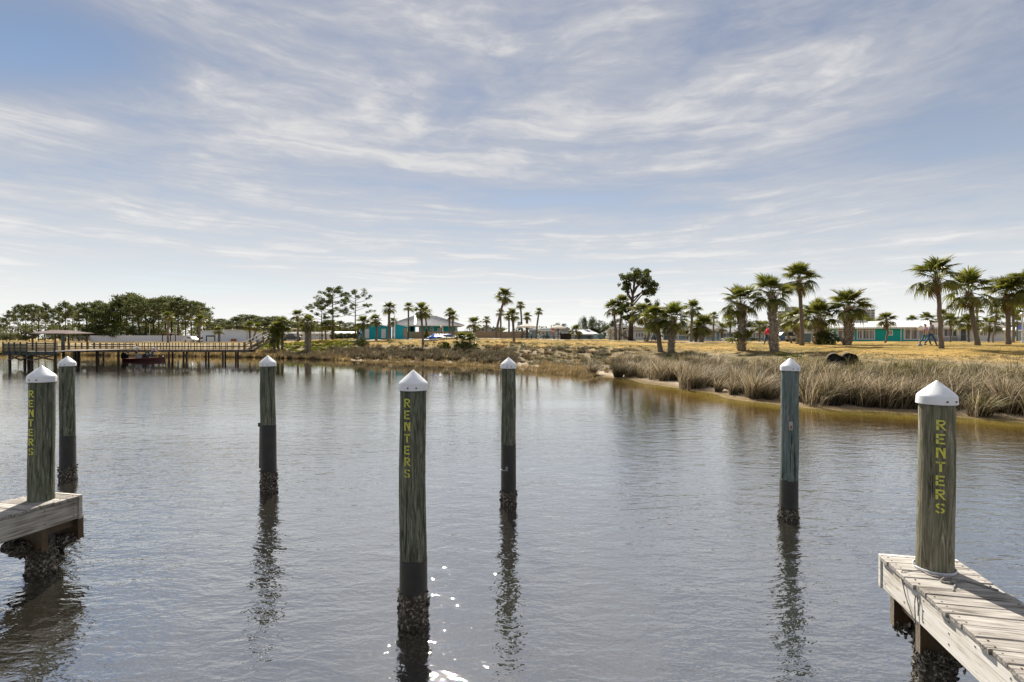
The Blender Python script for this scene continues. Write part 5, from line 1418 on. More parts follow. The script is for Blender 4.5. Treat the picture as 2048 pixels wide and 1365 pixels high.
# mooring rope round the right piling
M_rope = mat('white_rope', (.55, .56, .58), (.72, .73, .75), 60, .85, .3)
M_ropeg = mat('grey_rope', (.16, .15, .14), (.34, .32, .30), 60, .9, .3)
pc = Vector((X_(1871, 4.45), 4.45, DECK))
t = thing('mooring_rope', 'white mooring rope looped round the right piling and lying loose on the planks', 'rope', tuple(pc))
b = MB(); pts = []
for i in range(54):
    a = i / 26 * 2 * math.pi + 2.6; pts.append((math.cos(a) * (.142 + .003 * (i // 26)), math.sin(a) * (.142 + .003 * (i // 26)), .008 + .011 * (i / 26)))
b.tube(pts, .0065, 6); b.build('loop', M_rope, t, smooth=True)
def rope_path(ctrl, n=40):
    C_ = np.array(ctrl, float); k = np.linspace(0, len(C_) - 1, n); out = []
    for q in k:
        i = min(int(q), len(C_) - 2); f = q - i; p0, p1, p2, p3 = C_[max(i - 1, 0)], C_[i], C_[i + 1], C_[min(i + 2, len(C_) - 1)]
        out.append(tuple(.5 * ((2 * p1) + (-p0 + p2) * f + (2 * p0 - 5 * p1 + 4 * p2 - p3) * f ** 2 + (-p0 + 3 * p1 - 3 * p2 + p3) * f ** 3)))
    return out
dk = lambda a, c, z=.007: tuple(rv * a + dv * c + Vector((0, 0, z)))
el = -WID / 2 + (Vector((3.34, 4.74, 0)) + rv * (WID / 2) - Vector((pc.x, pc.y, 0))).dot(rv)   # dock's left edge seen from the pile
b = MB(); b.tube(rope_path([dk(-.13, -.07, .012), dk(-.10, -.16), dk(-.02, -.20, .02), dk(.03, -.24, .02), dk(-.03, -.27), dk(-.08, -.25), dk(-.02, -.22, .03), dk(.06, -.23, .02), dk(.12, -.20), dk(.20, -.27), dk(.26, -.34)]), .008, 6); b.build('loose_end', M_ropeg, t, smooth=True)
b = MB(); b.tube(rope_path([dk(.02, -.22, .02), dk(.0, -.29), dk(-.05, -.36), dk(-.08, -.42)]), .007, 6); b.build('loose_end', M_ropeg, t, smooth=True)
b = MB(); b.tube(rope_path([dk(-.12, -.08, .012), dk(el * .75, -.09), dk(el - .006, -.13, .004), dk(el - .012, -.20, -.14), dk(el - .012, -.30, -.25), dk(el - .012, -.36, -.30), dk(el - .012, -.35, -.16), dk(el - .012, -.37, -.07), dk(el - .012, -.40, -.13), dk(el - .012, -.40, -.22)], 60), .0045, 6); b.build('hanging_line', M_ropeg, t, smooth=True)

# ------------------------------------------------------------------ fishing pier across the water
M_pier = mat('pier_timber', (.09, .072, .055), (.20, .16, .125), 3, .9, .2)
M_pierl = mat('pier_rail_timber', (.17, .145, .12), (.32, .28, .235), 3, .9, .2)
M_pierd = mat('pier_green_timber', (.045, .055, .048), (.11, .125, .108), 2, .9, .2)
M_wetpile = mat('wet_piling', (.022, .017, .012), (.075, .056, .04), 3, .8)
DP = 69.0; k = DP / F
t = thing('fishing_pier', 'long wooden fishing pier with open railing crossing to the left bank', 'pier', (X_(300, DP), DP, 0))
px2 = lambda p: (p - 300) * k
zd, zr_ = Z_(700, DP), Z_(685.6, DP)
x0, x1 = px2(112), px2(497)
nb_ = 30
b = MB()
for i in range(int((x1 - x0) / .16)): b.bx(x0 + i * .16, x0 + i * .16 + .145, -.05, 1.95, zd - .045, zd)
o = b.build('deck_boards', M_pierl, t); o['kind'] = 'stuff'
for y in (0, 1.9):
    b = MB(); b.bx(x0, x1, y - .04, y + .04, zd - .32, zd - .05); b.build('deck_beam', M_pier, t)
    b = MB(); b.bx(x0, x1, y - .10, y + .06, zr_ - .05, zr_); b.build('top_rail', M_pierl, t)
    b = MB(); b.bx(x0, x1, y - .02, y + .02, zd + .36, zd + .46); b.build('mid_rail', M_pier, t)
    for q in np.arange(114, 497, 12.5):
        b = MB(); b.bx(px2(q) - .036, px2(q) + .036, y - .04, y + .04, zd - .30, zr_ - .05); b.build('rail_post', M_pier, t)
for q in (137, 186, 236, 287, 328, 357, 402, 436, 462):
    for dx, y in ((0, 1.75), (.55, .15)):
        b = MB(); b.lathe([(.125, -1.5), (.11, zd - .3)], 10, (px2(q) + dx, y, 0)); b.build('pier_pile', M_wetpile, t, smooth=True)
for q in (186, 287, 357):
    b = MB(); b.bar((px2(q), 1.8, .25), (px2(q) + .55, .1, zd - .4), .10); b.bar((px2(q) + .1, 1.8, zd - .4), (px2(q) + .5, .1, .3), .10); b.build('cross_brace', M_pier, t)
# stairs up to the bank
xa, za = px2(493), zd; xb, zb = X_(526, DP + 8) - X_(300, DP), Z_(680, 77) 
b = MB()
for i in range(9): b.bx(xa + (xb - xa) * i / 9, xa + (xb - xa) * (i + 1) / 9 - .02, -.1 + i * .9, 2.0 + i * .9, za + (zb - za) * i / 9 - .06, za + (zb - za) * i / 9)
b.build('stair', M_pier, t)
for y in (-.1, 2.0):
    b = MB(); b.bar((xa - .3, y, za + .95), (xb, y + 8, zb + 1.0), .11); b.bar((xa - .3, y, za + .5), (xb, y + 8, zb + .5), .09); b.build('stair_rail', M_pierl, t)
    b = MB(); b.bar((xa - .3, y, za - .25), (xb, y + 8, zb - .2), .2); b.build('stair_stringer', M_pier, t)
    for f in (0, .33, .66, 1): b = MB(); b.bar((xa - .3 + (xb - xa + .3) * f, y + 8 * f, za + (zb - za) * f - .4), (xa - .3 + (xb - xa + .3) * f, y + 8 * f, za + (zb - za) * f + 1.0), .1); b.build('stair_post', M_pier, t)

# pier-end platform with solid railing
DQ = 55.0; k = DQ / F
t = thing('pier_platform', 'pier end platform with dark solid board railing at the far left', 'pier', (X_(60, DQ), DQ, 0)); px2 = lambda p: (p - 60) * k
zd2, zr2 = Z_(703, DQ), Z_(685, DQ); x0, x1, xm = px2(8), px2(112), px2(56)
b = MB(); b.bx(x0, x1, 0, 11.5, zd2 - .06, zd2); b.build('deck', M_pierl, t)
b = MB(); b.bx(x0, x1, -.05, .05, zd2 - .4, zd2 - .062); b.build('deck_beam', M_pierd, t)
for i in range(6):
    b = MB(); z = zd2 - .1 + i * (zr2 - zd2 - .02) / 6; b.bx(x0, xm, -.11, -.052, z + .015, z + (zr2 - zd2) / 6 - .01); b.build('rail_board', M_pierd, t)
for i in range(4):
    b = MB(); z = zd2 + .05 + i * (zr2 - zd2) / 4.3; b.bx(xm + .01, x1, -.09, -.052, z, z + .14); b.build('rail_board', M_pierd, t)
b = MB(); b.bx(x0 - .05, x1 + .05, -.16, .12, zr2, zr2 + .05); b.build('top_rail', M_pierl, t)
for q in (8.5, 20, 31, 43, 56, 75, 93, 111):
    b = MB(); b.bx(px2(q) - .06, px2(q) + .06, -.17, -.112, zd2 - .35, zr2); b.build('rail_post', M_pierd, t)
for q, y in ((14, .3), (29, 1.6), (39, .6), (58, .3), (62, 6), (78, 3), (88, 7), (104, .4), (24, 8), (108, 9)):
    b = MB(); b.lathe([(.14, -1.6), (.12, zd2 - .1)], 10, (px2(q), y, 0)); b.build('pier_pile', M_wetpile, t, smooth=True)
for a, c in ((14, 38), (39, 58), (62, 104)):
    b = MB(); b.bar((px2(a), .1, .55), (px2(c), .1, zd2 - .45), .13); b.bar((px2(a), .22, zd2 - .45), (px2(c), .22, .55), .13); b.build('cross_brace', M_pier, t)
b = MB()
for y in (11.4,):
    b.bx(x0, x1, y, y + .1, zd2 + .5, zd2 + .62); b.bx(x0, x1, y - .05, y + .12, zr2 - .05, zr2)
b.build('back_rail', M_pier, t)
# covered shelter on the platform
DS = 60.0; k = DS / F
t = thing('covered_shelter', 'brown roofed open shelter standing on the pier platform', 'shelter', (X_(113, DS), DS, zd2)); px2 = lambda p: (p - 113) * k; zz = lambda p: Z_(p, DS) - zd2
b = MB(); b.add([(px2(78), -1.2, zz(667)), (px2(147.5), -1.2, zz(668)), (px2(147.5), 3, zz(666.5)), (px2(78), 3, zz(665)), (px2(90), .9, zz(660)), (px2(128), .9, zz(661)), (px2(78), -1.2, zz(668.6)), (px2(147.5), -1.2, zz(669.4)), (px2(147.5), 3, zz(668)), (px2(78), 3, zz(666.5))],
               [(0, 1, 5, 4), (2, 3, 4, 5), (1, 2, 5), (3, 0, 4), (0, 6, 7, 1), (1, 7, 8, 2), (2, 8, 9, 3), (3, 9, 6, 0), (9, 8, 7, 6)])
r = b.build('roof', mat('brown_shingle', (.10, .07, .06), (.20, .155, .14), 6, .9), t)
b = MB(); b.bx(px2(95), px2(147.5), -1.27, -1.21, zz(669), zz(667.2)); b.build('fascia', M_pierl, r)
for q, y, w_ in ((79.5, -.9, .12), (124, -.9, .12), (141, -1.0, .24), (97, 2.7, .12), (136, 2.7, .12)):
    b = MB(); b.bx(px2(q) - w_ / 2, px2(q) + w_ / 2, y - w_ / 2, y + w_ / 2, -.3, zz(667.2)); b.build('post', M_brown if w_ < .2 else M_pierd, t)
b = MB(); b.bar((px2(136), -1.0, zz(673)), (px2(141), -1.0, zz(669)), .1); b.build('brace', M_brown, t)

# ------------------------------------------------------------------ people
M_skin = mat('skin', (.42, .25, .17), rough=.6)
M_hair = mat('brown_hair', (.05, .032, .02), rough=.8)
M_shoe = mat('dark_shoe', (.03, .028, .026), rough=.7)


def skin_mesh(name, V, E, rad, m, parent=None, sub=1):
    me = bpy.data.meshes.new(name); me.from_pydata([tuple(v) for v in V], E, [])
    o = bpy.data.objects.new(name, me); COL.objects.link(o)
    md = o.modifiers.new('skin', 'SKIN'); md.use_smooth_shade = True
    for i, r_ in enumerate(rad):
        s = me.skin_vertices[0].data[i]; s.radius = (r_, r_) if isinstance(r_, (int, float)) else r_
    me.skin_vertices[0].data[0].use_root = True
    sb = o.modifiers.new('sub', 'SUBSURF'); sb.levels = sub; sb.render_levels = sub
    dg = bpy.context.evaluated_depsgraph_get(); m2 = bpy.data.meshes.new_from_object(o.evaluated_get(dg))
    m2.name = name; m2.materials.clear(); m2.materials.append(m); bpy.data.objects.remove(o)
    for p in m2.polygons: p.use_smooth = True
    ob = bpy.data.objects.new(name, m2); COL.objects.link(ob)
    if parent is not None: ob.parent = parent
    return ob


def person(label, loc, rz, shirt, trousers, hair=M_hair, h=1.72, stride=0.0, lean=0.0, arms=((.1, .02), (-.1, .02)), knee=0.0, group=None, bare_arm=True, cap=None):
    """faces +x. arms: per arm (shoulder swing, elbow bend) in radians; stride in metres; lean = forward bend of the trunk"""
    t = thing('person', label, 'person', loc, rz, group); s = h / 1.75
    cl, sl_ = math.cos(lean), math.sin(lean)
    def up(x, y, z):     # trunk point above the hips
        dz = z - .95; return Vector((x * cl + dz * sl_, y, .95 - knee + dz * cl - x * sl_)) * s
    hips = Vector((0, 0, .95 - knee)) * s
    V = [hips, up(0, 0, 1.15), up(0, 0, 1.35), up(.0, 0, 1.46), up(.01, 0, 1.53), up(.02, 0, 1.60), up(.03, 0, 1.69), up(.02, 0, 1.745)]
    r_ = [(.13, .10), (.125, .10), (.15, .105), (.065, .06), (.052, .052), (.078, .070), (.088, .076), (.05, .045)]; E = [(i, i + 1) for i in range(7)]
    V.append(up(.115, 0, 1.645)); r_.append(.016); E.append((6, 8))          # nose
    for sy in (-1, 1): V.append(up(.01, sy * .082, 1.655)); r_.append(.018); E.append((6, len(V) - 1))  # ears
    arm_pts = []
    for sy, (sw, eb) in zip((-1, 1), arms):
        sh = up(0, sy * .19, 1.42); a1 = sw; el_ = sh + Vector((math.sin(a1) * .29, sy * .04, -math.cos(a1) * .29)) * s
        a2 = sw + eb; wr = el_ + Vector((math.sin(a2) * .25, 0, -math.cos(a2) * .25)) * s; pl_ = wr + Vector((math.sin(a2) * .07, 0, -math.cos(a2) * .07)) * s
        i0 = len(V); V += [sh, el_, wr, pl_]; r_ += [.055 * s, .042 * s, .029 * s, (.035 * s, .018 * s)]; E += [(2, i0), (i0, i0 + 1), (i0 + 1, i0 + 2), (i0 + 2, i0 + 3)]
        for f in range(4):
            ln = (.06, .075, .07, .055)[f]; q = pl_ + Vector((math.sin(a2) * .03 + (f - 1.5) * .02 * math.cos(a2), 0, -math.cos(a2) * .03 + (f - 1.5) * .02 * math.sin(a2))) * s
            tip = q + Vector((math.sin(a2 + .35) * ln, 0, -math.cos(a2 + .35) * ln)) * s
            j = len(V); V += [q, tip]; r_ += [.009 * s, .0075 * s]; E += [(i0 + 3, j), (j, j + 1)]
        j = len(V); V += [wr + Vector((math.cos(a2) * .045 + math.sin(a2) * .05, 0, math.sin(a2) * .045 - math.cos(a2) * .05)) * s]; r_ += [.011 * s]; E += [(i0 + 2, j)]
        arm_pts.append((sh, el_, wr))
    leg_pts = []
    for sy, d in ((-1, 1), (1, -1)):
        hp = hips + Vector((0, sy * .09, -.03)) * s; an = Vector((d * stride / 2, sy * .10, .09 + (.05 if d < 0 and stride else 0))) * s
        kn = (hp + an) / 2 + Vector((.04 + knee * .55 + (.06 if d < 0 and stride else 0), 0, .02)) * s; toe = an + Vector((.16, 0, -.055)) * s; heel = an + Vector((-.05, 0, -.05)) * s
        i0 = len(V); V += [hp, kn, an, toe]; r_ += [.085 * s, .055 * s, .038 * s, .035 * s]; E += [(0, i0), (i0, i0 + 1), (i0 + 1, i0 + 2), (i0 + 2, i0 + 3)]
        leg_pts.append((hp, kn, an, toe, heel))
    body = skin_mesh('body', V, E, r_, M_skin, t)
    # shirt
    SV = [up(0, 0, .93), up(0, 0, 1.15), up(0, 0, 1.35), up(0, 0, 1.45)]; SE = [(0, 1), (1, 2), (2, 3)]; SR = [(.155, .12), (.15, .12), (.175, .125), (.085, .08)]
    for sh, el_, wr in arm_pts:
        i0 = len(SV); end = sh.lerp(el_, .95) if bare_arm else wr; SV += [sh, el_ if not bare_arm else sh.lerp(el_, .5), end]; SR += [.075 * s, .062 * s, .052 * s]; SE += [(2, i0), (i0, i0 + 1), (i0 + 1, i0 + 2)]
    skin_mesh('shirt', SV, SE, SR, shirt, t)
    TV = [hips + Vector((0, 0, .06)) * s, hips]; TE = [(0, 1)]; TR = [(.15, .115), (.15, .115)]
    for hp, kn, an, toe, heel in leg_pts:
        i0 = len(TV); TV += [hp, kn, an + Vector((0, 0, .03))]; TR += [.10 * s, .075 * s, .06 * s]; TE += [(1, i0), (i0, i0 + 1), (i0 + 1, i0 + 2)]
    skin_mesh('trousers', TV, TE, TR, trousers, t)
    for hp, kn, an, toe, heel in leg_pts: skin_mesh('shoe', [heel, an + Vector((.04, 0, -.03)), toe], [(0, 1), (1, 2)], [.045 * s, .05 * s, .042 * s], M_shoe, t)
    skin_mesh('hair' if cap is None else 'cap', [up(-.03, 0, 1.66), up(.0, 0, 1.72), up(.03, 0, 1.765)], [(0, 1), (1, 2)], [(.088, .08), (.094, .084), (.055, .05)], cap or hair, t)
    return t


c_shirt = lambda n, c: mat(n, c, tuple(x * 1.25 for x in c), 8, .85)
M_jean = c_shirt('blue_denim', (.05, .09, .18)); M_red = c_shirt('red_shirt', (.62, .02, .06)); M_grysh = c_shirt('grey_shirt', (.20, .17, .19)); M_teal2 = c_shirt('teal_trousers', (.05, .16, .20)); M_ltblue = c_shirt('pale_blue_shirt', (.80, .84, .88)); M_navy = c_shirt('navy_trousers', (.03, .04, .09)); M_blk = c_shirt('dark_jacket', (.025, .025, .03))
D0 = 41; x = X_(1861, D0); person('person walking right in a grey top and blue jeans, the nearer of the two walkers', (x, D0, gz(x, D0)), 0, M_grysh, M_jean, h=1.78, stride=.75, arms=((.5, .5), (-.45, .3)), group='people walking on the lawn')
D0 = 41.9; x = X_(1850, D0); person('person in teal trousers walking just behind the other walker', (x, D0, gz(x, D0)), 0, c_shirt('mauve_shirt', (.24, .14, .16)), M_teal2, h=1.70, stride=.8, arms=((-.4, .4), (.45, .4)), group='people walking on the lawn')
D0 = 52; x = X_(1535.5, D0); person('person in a bright red shirt walking behind the shaggy booted palm', (x, D0, gz(x, D0)), R(180), M_red, M_navy, h=1.85, stride=.5, arms=((.3, .3), (-.3, .3)), bare_arm=False)
D0 = 94; x = X_(717, D0); person('person in dark clothes standing at the left corner of the bathhouse', (x, D0, gz(x, D0)), R(-60), M_blk, M_jean, h=1.75, bare_arm=False)

# ------------------------------------------------------------------ boat with two anglers
DB = 66.2; k = DB / F; bxc = X_(293, DB)
M_hull = mat('red_gelcoat', (.085, .012, .011), (.115, .02, .017), 2, .5, spec=.3); M_hulld = mat('dark_hull', (.05, .012, .012), rough=.3)
t = thing('fishing_boat', 'low red fishing boat with a black outboard lying under the pier', 'boat', (bxc, DB, 0), R(2))
Lh = 74 * k; st = np.linspace(0, 1, 14)
def hull(n_, zs, ws, m, nm, par):
    b = MB(); V = []
    for f in st:
        wv = (1 - max(0, (f - .45) / .55) ** 2.2) * ws; sheer = .16 * f ** 2
        for q in ((-1, 1.0), (-.85, 0.0), (.85, 0.0), (1, 1.0)): V.append((-Lh / 2 + Lh * f, q[0] * wv * .95, zs[0] + (zs[1] + sheer - zs[0]) * q[1] + (0 if q[1] else .12 * f ** 3)))
    Fc = []
    for i in range(13):
        for j in range(3): a = i * 4 + j; Fc.append((a, a + 1, a + 5, a + 4))
        Fc.append((i * 4 + 3, i * 4, i * 4 + 4, i * 4 + 7))
    Fc += [(0, 3, 2, 1), (52, 53, 54, 55)]
    b.add(V, Fc); return b.build(nm, m, par)
hull(14, (-.12, .18), 1.05, M_hulld, 'lower_hull', t); hull(14, (.16, .33), 1.10, M_hull, 'hull', t)
b = MB(); b.bx(-Lh / 2 + .9, Lh / 2 - 2.0, -.75, .75, .40, .43); b.build('deck', mat('grey_carpet', (.12, .12, .13), rough=.95), t)
b = MB(); b.prism([(-.25, .42), (.35, .42), (.25, .85), (.0, .95), (-.2, .8)], -.5, .05); o = b.build('console', M_black, t)
b = MB(); b.prism([(.02, .95), (.24, .86), (.15, 1.12)], -.45, 0); b.build('windscreen', M_glass, o)
for y in (-.4, .4): b = MB(); b.bx(-1.0, -.6, y - .22, y + .22, .43, .60); b.bx(-1.05, -.95, y - .22, y + .22, .60, .95); b.build('seat', M_grey, t)
ot = MB(); ot.prism([(-.62, .30), (.02, .30), (.08, .85), (-.1, 1.02), (-.55, 1.0), (-.66, .75)], -.24, .24); o = ot.build('outboard', mat('matt_black', (.012, .012, .014), rough=.75, spec=.1), t); o.location = (-Lh / 2 - .05, 0, 0); bevel(o, .05, 2)
b = MB(); b.bx(-.45, -.15, -.08, .08, -.5, .30); b.bx(-.6, 0, -.14, .14, -.2, -.16); b.build('lower_unit', M_black, o)
b = MB(); b.lathe([(0, -.05), (.14, -.04), (.14, .04), (0, .05)], 10, (-.62, 0, -.35)); b.build('propeller', M_grey, o)
b = MB(); b.bar((Lh / 2 - .5, .1, .62), (Lh / 2 - 1.6, .1, .68), .06); b.bar((Lh / 2 - .5, .1, .62), (Lh / 2 - .25, .1, .52), .08); b.box((Lh / 2 - 1.6, .1, .70), (.3, .14, .10)); b.build('trolling_motor', M_black, t)
person('angler in a pale shirt standing at the stern of the red boat by the outboard', (bxc + (271 - 293) * k, DB + .1, .36), R(70), M_ltblue, M_navy, h=1.78, knee=.04, lean=.12, arms=((.7, .9), (.6, 1.0)), group='anglers on the red boat')
person('angler in a pale blue shirt bending forward near the bow of the red boat', (bxc + (303 - 293) * k, DB + .05, .36), R(10), M_ltblue, M_jean, h=1.76, knee=.06, lean=.65, arms=((.5, .5), (.3, .6)), group='anglers on the red boat', cap=M_white)
for lab, px, dx in (('fishing rod held by the stern angler', 273, 1.1), ('fishing rod held by the bending angler', 307, 1.4)):
    b = MB(); b.tube([(0, 0, 0), (dx * .5, -.3, .35), (dx, -.7, .5)], [.018, .012, .005], 5); o = b.build('fishing_rod', M_black, loc=(bxc + (px - 293) * k, DB - .15, 1.45)); tag(o, lab, 'fishing rod', 'fishing rods on the red boat')

# ------------------------------------------------------------------ umbrellas, tables, lamps, vehicles
M_canvas = mat('cream_canvas', (.60, .56, .50), (.70, .67, .61), 3, .8, trans=.35)
M_table = mat('picnic_table_timber', (.035, .024, .016), (.085, .06, .04), 4, .9)


def umbrella(label, px, D, pyt, pye, half):
    k = D / F; x = X_(px, D); g = gz(x, D); t = thing('market_umbrella', label, 'umbrella', (x, D, g), .3, 'market umbrellas over the picnic tables')
    zt, ze, r_ = Z_(pyt, D) - g, Z_(pye, D) - g, half * k
    b = MB(); n = 8; V = [(0, 0, zt)] + [(r_ * math.cos(2 * math.pi * i / n), r_ * math.sin(2 * math.pi * i / n), ze) for i in range(n)] + [(r_ * math.cos(2 * math.pi * i / n), r_ * math.sin(2 * math.pi * i / n), ze - .18) for i in range(n)]
    b.add(V, [(0, i + 1, (i + 1) % n + 1) for i in range(n)] + [(i + 1, i + 1 + n, (i + 1) % n + 1 + n, (i + 1) % n + 1) for i in range(n)]); b.build('canopy', M_canvas, t)
    b = MB(); b.tube([(0, 0, 0), (0, 0, zt + .12)], .07, 8); b.build('pole', M_brown, t)
    for i in range(n): a = 2 * math.pi * i / n; b = MB(); b.bar((0, 0, ze - .45), (r_ * .62 * math.cos(a), r_ * .62 * math.sin(a), ze + (zt - ze) * .34), .045); b.build('rib', M_brown, t)


def picnic_table(label, px, D, w_, rz=0.0):
    k = D / F; x = X_(px, D); t = thing('picnic_table', label, 'picnic table', (x, D, gz(x, D)), rz, 'picnic tables by the umbrellas'); hw = w_ * k / 2
    for i in range(4): b = MB(); b.bx(-hw, hw, -.38 + i * .195, -.38 + i * .195 + .18, .70, .745); b.build('tabletop_board', M_table, t)
    for y in (-.78, .78): b = MB(); b.bx(-hw, hw, y - .14, y + .14, .42, .46); b.build('bench_seat', M_table, t)
    for q in (-.72, .72):
        b = MB(); b.bar((q * hw, -.62, 0), (q * hw, -.22, .70), .09); b.build('leg', M_table, t); b = MB(); b.bar((q * hw, .62, 0), (q * hw, .22, .70), .09); b.build('leg', M_table, t)
        b = MB(); b.bx(q * hw - .045, q * hw + .045, -.85, .85, .33, .42); b.build('cross_bar', M_table, t)


umbrella('cream market umbrella, left of the two, above a picnic table', 1053, 86, 647, 653.5, 20.5)
umbrella('cream market umbrella, right of the two, before the snack bar', 1116, 85, 649.5, 655.8, 18)
picnic_table('picnic table under the left umbrella', 1053, 85, 27); picnic_table('picnic table under the right umbrella', 1117, 84, 25); picnic_table('picnic table left of the slate blue cottage door', 1169, 83, 27, .15)
picnic_table('small picnic table right of the leaning thin palm', 1092, 84, 9, .3); picnic_table('picnic table under the yellow leaning palm by the white cottage', 1300, 74, 22, .2)
b = MB(); b.box((0, 0, .45), (1.7, .9, .9)); b.box((0, 0, .93), (1.9, 1.1, .06)); o = b.build('food_counter', M_dark, loc=(X_(1131, 86), 86, gz(X_(1131, 86), 86))); tag(o, 'dark serving counter right of the right umbrella', 'counter')
# hanging red flag sign by the right umbrella
D0 = 84.5; x = X_(1106, D0); t = thing('banner', 'faded red striped banner hanging beside the right umbrella', 'banner', (x, D0, gz(x, D0)))
b = MB(); b.bx(-.05, .0, -.05, .0, 0, 2.0); b.build('pole', M_grey, t)
for i in range(4): b = MB(); b.bx(-.28, .28, -.09, -.06, .85 + i * .28, 1.12 + i * .28); b.build('stripe', mat('faded_red', (.50, .16, .15), rough=.8) if i % 2 == 0 else mat('faded_pink', (.60, .45, .42), rough=.8), t)

M_globe = mat('white_lamp_globe', (.80, .80, .78), rough=.3)
def globe_lamp(label, px, D, pyb, r_=.26, pair=False):
    x = X_(px, D); g = gz(x, D); t = thing('globe_lamp', label, 'lamp post', (x, D, g), 0, 'white globe lamps'); z = Z_(pyb, D) - g
    b = MB(); b.lathe([(.16, 0), (.16, .1), (.06, .2), (.05, z - r_ * .9)], 10); b.build('pole', M_grey, t, smooth=True)
    b = MB(); b.lathe([(.09, z - r_ * 1.15), (r_ * .45, z - r_ * .95), (r_ * .9, z - r_ * .5), (r_, z), (r_ * .85, z + r_ * .5), (r_ * .4, z + r_ * .85), (0, z + r_)], 14); b.build('globe', M_globe, t, smooth=True)
globe_lamp('white globe lamp just left of the walkers', 1840, 40, 655.5, .19); globe_lamp('white globe lamp before the right end of the pavilion', 882, 97, 654, .17); globe_lamp('white globe lamp by the snack bar corner', 1077.5, 92, 659, .2)
x = X_(2045, 52); g = gz(x, 52); t = thing('street_lamp', 'grey street lamp at the right edge by the garage', 'lamp post', (x, 52, g)); z = Z_(632, 52) - g
b = MB(); b.lathe([(.14, 0), (.07, .3), (.05, z)], 10); b.build('pole', M_chrome, t); b = MB(); b.lathe([(.05, z), (.28, z + .06), (.30, z + .16), (.1, z + .34), (0, z + .36)], 12); b.build('lantern', M_chrome, t, smooth=True)
for lab, px, D, top in (('tall slim grey pole left of center of the white screen fence', 299.5, 150, 648), ('tall slim grey pole beside the brown canopy', 352.5, 150, 652), ('slim white pole beside the left bathhouse door palm', 754, 94, 639), ('slim white pole at the bathhouse gap', 789, 93, 632), ('thin wooden pole left of the lawn pines', 640, 100, 660), ('white post in front of the crossing palm pair', 1236, 76, 658), ('wooden sign post left of the crossing palm pair', 1220, 74, 664)):
    x = X_(px, D); g = gz(x, D); b = MB(); b.tube([(0, 0, -.3), (0, 0, Z_(top, D) - g)], [.07, .05], 8); b.box((0, 0, Z_(top, D) - g - .05), (.22, .16, .12)); o = b.build('slim_pole', M_chrome if 'wood' not in lab else M_brown, loc=(x, D, g)); tag(o, lab, 'pole')


def car(label, px, D, L_, Hh, body, rz=0.0, name='parked_car', boxy=False):
    x = X_(px, D); t = thing(name, label, 'car' if name == 'parked_car' else 'truck', (x, D, gz(x, D)), rz)
    h = Hh; pr = [(-.5, .16), (-.5, .52), (-.44, .60), (-.26, .64), (-.13, .97), (.12, 1.0), (.30, .66), (.46, .58), (.5, .45), (.5, .16)] if not boxy else [(-.5, .2), (-.5, .62), (-.10, .62), (-.07, .98), (.16, 1.0), (.25, .66), (.47, .62), (.5, .45), (.5, .2)]
    b = MB(); b.prism([(a * L_, c * h) for a, c in pr], -.86, .86); o = b.build('body', body, t); bevel(o, .06, 2)
    w_ = [(-.235, .66), (-.12, .93), (.11, .95), (.25, .67)] if not boxy else [(-.06, .66), (-.05, .93), (.145, .95), (.22, .68)]
    for y in (-.875, .865): b = MB(); b.prism([(a * L_, c * h) for a, c in w_], y, y + .012); b.build('side_window', M_glass, t)
    for a in (-.31, .32):
        for y in (-.92, .74):
            b = MB(); b.prism([(a * L_ + .33 * math.cos(q), .33 + .33 * math.sin(q)) for q in np.linspace(0, 2 * math.pi, 15)[:-1]], y, y + .18); o = b.build('wheel', M_black, t)
            b = MB(); yy = y - .012 if y < 0 else y + .18; b.prism([(a * L_ + .2 * math.cos(q), .33 + .2 * math.sin(q)) for q in np.linspace(0, 2 * math.pi, 11)[:-1]], yy, yy + .012); b.build('rim', M_chrome, o)
    for y in (-.6, .6): b = MB(); b.bx(.5 * L_ - .03, .5 * L_ + .02, y - .16, y + .16, h * .45, h * .55); b.build('headlight', M_globe, t)
    return t


car('dark blue car parked before the light blue cottage', 1567, 76, 4.2, 1.42, mat('blue_car_paint', (.02, .09, .19), rough=.25, spec=.6), R(8))
car('dark pickup truck parked behind the waterside palms', 581, 120, 5.0, 1.75, mat('dark_car_paint', (.02, .02, .024), rough=.3, spec=.6), R(4), 'pickup_truck', True)
car('white car parked left of the warehouse', 384, 140, 4.4, 1.45, mat('white_car_paint', (.65, .66, .68), rough=.3, spec=.5), R(160))


def golf_cart(label, px, D, rz, bm):
    x = X_(px, D); t = thing('golf_cart', label, 'golf cart', (x, D, gz(x, D)), rz, 'golf carts')
    b = MB(); b.prism([(-1.15, .35), (-1.15, .75), (-.25, .80), (-.2, .45), (.45, .42), (.6, .85), (1.05, .7), (1.15, .35)], -.55, .55); o = b.build('body', bm, t); bevel(o, .04, 2)
    b = MB(); b.bx(-1.1, .75, -.6, .6, 1.78, 1.84); b.build('roof', bm, t)
    for a, c in ((-1.0, -1.05), (.62, .5)):
        for y in (-.52, .52): b = MB(); b.bar((a, y, .75), (c, y, 1.78), .05); b.build('roof_post', M_black, t)
    b = MB(); b.bx(-.9, -.35, -.5, .5, .80, .92); b.bx(-.98, -.88, -.5, .5, .92, 1.3); b.build('seat', M_black, t)
    for a in (-.75, .75):
        for y in (-.6, .45): b = MB(); b.prism([(a + .24 * math.cos(q), .24 + .24 * math.sin(q)) for q in np.linspace(0, 6.283, 13)[:-1]], y, y + .15); b.build('wheel', M_black, t)
golf_cart('golf cart parked left of the booted palm pair by the cottage', 1590, 70, R(20), mat('tan_cart', (.32, .30, .27), rough=.4)); golf_cart('golf cart with canopy parked beside the warehouse corner', 396, 143, R(170), M_white)
